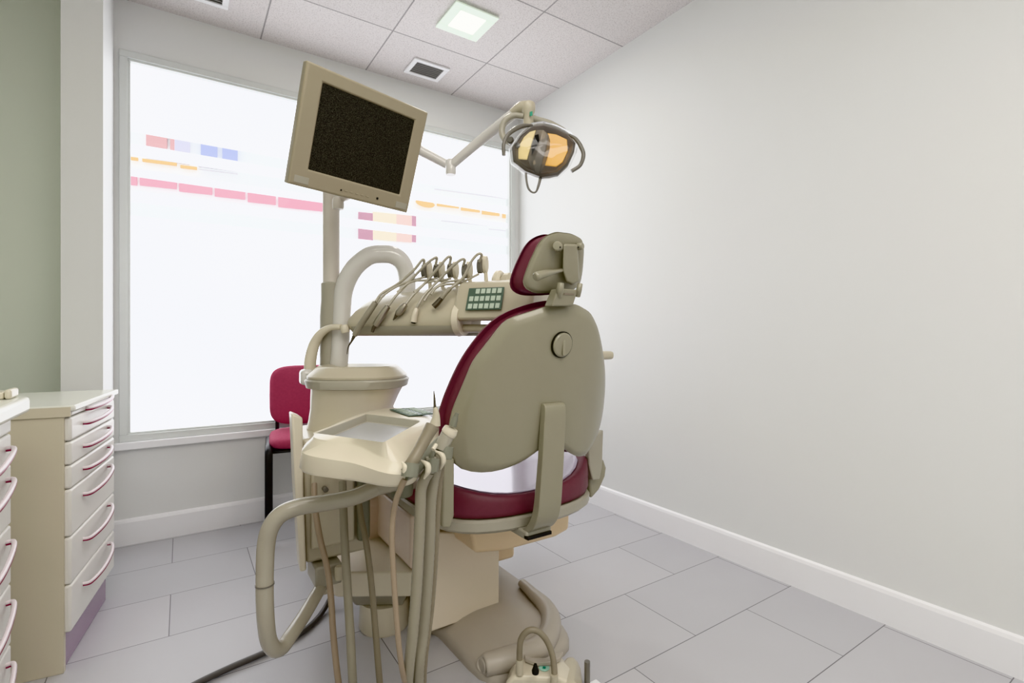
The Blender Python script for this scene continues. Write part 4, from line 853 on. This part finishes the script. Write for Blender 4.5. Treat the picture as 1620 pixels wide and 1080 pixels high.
hang('thin hose hanging close to the right edge of the unit cabinet', [(0.4399, 1.5067, 0.5955), (0.4359, 1.4614, 0.5246), (0.4344, 1.4145, 0.4763), (0.4386, 1.3877, 0.396), (0.4396, 1.3631, 0.3182), (0.4404, 1.3386, 0.2258), (0.441, 1.3143, 0.1364), (0.4467, 1.3106, 0.0687), (0.4398, 1.2608, 0.012), (0.4765, 1.1808, 0.01)], .0085, M['hosed'])

# ================================================================== foot control
fc = thing('foot_control', 'cream foot control with hoop handle and black knob on the floor', 'foot pedal', (0.88, 1.1983, 0))
body = [(0.7667, 1.212, 0), (0.9297, 1.0986, 0), (0.9907, 1.1415, 0), (1.0006, 1.2127, 0), (0.8852, 1.2887, 0), (0.8244, 1.2676, 0)]
btop = [(0.7931, 1.1963, 0.075), (0.9015, 1.1122, 0.075), (0.9391, 1.1527, 0.075), (0.9434, 1.1881, 0.075), (0.8734, 1.2379, 0.075), (0.8332, 1.2363, 0.075)]
bmid = [(p[0] * .75 + q[0] * .25, p[1] * .75 + q[1] * .25, .05) for p, q in zip(body, btop)]
loft('housing', [body, bmid, btop], M['pale'], fc, bevel=.012, seg=4)
tube('hoop_handle', [(0.8109, 1.1902, 0.1082), (0.8109, 1.1902, 0.1409), (0.8139, 1.1882, 0.1736), (0.8261, 1.1802, 0.1955), (0.8428, 1.1692, 0.2027), (0.861, 1.1571, 0.1936), (0.8777, 1.1461, 0.1682), (0.8837, 1.1302, 0.1364), (0.882, 1.1194, 0.0997), (0.8758, 1.1115, 0.0744)], .0088, M['hosed'], fc, n=16)
for p in ((0.8109, 1.1902, 0.1064), (0.8758, 1.1115, 0.0815)): lathe('handle_socket', [(0, -.03), (.0105, -.03), (.0105, .012), (0, .012)], p, M['cream'], fc, n=18)
lathe('knob', [(0, -.008), (.0095, -.008), (.0105, 0), (.007, .008), (.004, .018), (0, .019)], (0.8253, 1.1328, 0.1131), M['blackp'], fc, n=16)
mk = lathe('round_mark', [(0, 0), (.0155, 0), (.0155, .0012), (0, .0012)], (0.8857, 1.1718, 0.0765), M['mint'], fc, n=24, label='pale mint sticker with a green arrow')
lathe('arrow', [(0, 0), (.006, 0), (.006, .001), (0, .001)], (0.8843, 1.17, 0.078), M['green'], mk, n=4)
prism('crescent_plate', [(0.8606, 1.2394, 0.09), (0.8726, 1.2105, 0.09), ((0.9025, 1.1908, 0.09)), (0.9437, 1.1884, 0.09), (0.967, 1.1838, 0.09), (0.9402, 1.1659, 0.09), (0.8994, 1.1684, 0.09), (0.8684, 1.1888, 0.09), (0.852, 1.2205, 0.09)], (0, 0, -.012), M['basegrey'], fc, bevel=.002)
loft('side_pedal', [[(0.958, 1.1941, 0.03), (1.0103, 1.2091, 0.03), (1.0335, 1.1939, 0.03), (1.0195, 1.1603, 0.03), (0.952, 1.0699, 0.03), (0.8919, 1.0947, 0.03)], [(0.9472, 1.1746, 0.06), (0.9912, 1.1953, 0.06), (1.0091, 1.1834, 0.06), (0.9905, 1.1528, 0.06), (0.936, 1.1061, 0.06), (0.902, 1.1129, 0.06)]], M['cream'], fc, bevel=.008, seg=3)
span('pedal_plate', Vector((0.9356, 1.1056, 0.015)) + Vector((-.03, -.03, -.01)), Vector((1.0389, 1.1167, 0.015)) + Vector((0, 0, .004)), M['skirt'], fc, bevel=.003)
tube('stop_post', [(1.0049, 1.1182, 0.01), Vector((1.0049, 1.1182, 0.01)) + Vector((0, 0, .072))], .0085, M['greyd'], fc, sm=0, n=18)

# cable on the floor
ca_ = tube('floor_cable', [(0.0034, 1.7499, 0.012), (0.0592, 1.7709, 0.012), (0.1363, 1.7929, 0.012), (0.2093, 1.8081, 0.012), (0.2887, 1.8317, 0.012), (0.3559, 1.8694, 0.012), (0.4087, 1.9187, 0.012), (0.4544, 1.9729, 0.02), (0.5004, 2.0178, 0.06)], .0095, M['cable'], None, n=12)
tag(ca_, 'dark grey cable lying across the floor tiles to the unit', 'cable')

# ================================================================== light, sky, camera
w = bpy.data.worlds.new('World'); bpy.context.scene.world = w; w.use_nodes = True
w.node_tree.nodes['Background'].inputs[0].default_value = (.95, .97, 1, 1); w.node_tree.nodes['Background'].inputs[1].default_value = 2.5

def area(name, loc, rot, sx, sy, power, col):
    l = bpy.data.lights.new(name, 'AREA'); l.shape = 'RECTANGLE'; l.size = sx; l.size_y = sy; l.energy = power; l.color = col
    o = bpy.data.objects.new(name, l); C.objects.link(o); o.location = loc; o.rotation_euler = rot; return o
area('ceiling_light_lamp', (LX, LY, ZC - .03), (0, 0, 0), .14, .14, 5, (1, .97, .9))
area('rear_fill_light', (.3, -.9, ZC - .04), (0, 0, 0), 1.6, 1.6, 46, (1, .95, .90))  # unseen fill light added behind the camera to brighten the room
area('rear_fill_light', (.2, .7, ZC - .04), (0, 0, 0), .9, .9, 10, (1, .96, .91))  # smaller unseen fill light, added overhead out of view

cam = bpy.data.cameras.new('camera'); co = bpy.data.objects.new('camera', cam); C.objects.link(co)
co.location = (0, 0, 1.05); co.rotation_euler = (R(90), 0, -R(33.4))
cam.sensor_width = 36; cam.lens = 36 * 792 / 1620; cam.shift_y = -10 / 1620; cam.clip_start = .02
bpy.context.scene.camera = co
vs = bpy.context.scene.view_settings
vs.view_transform = 'Khronos PBR Neutral'; vs.look = 'None'; vs.exposure = .1; vs.gamma = 1.
cy = bpy.context.scene.cycles
cy.max_bounces = 10; cy.diffuse_bounces = 6; cy.transparent_max_bounces = 16; cy.caustics_reflective = False; cy.caustics_refractive = False
cy.use_denoising = True; cy.sample_clamp_indirect = 4.
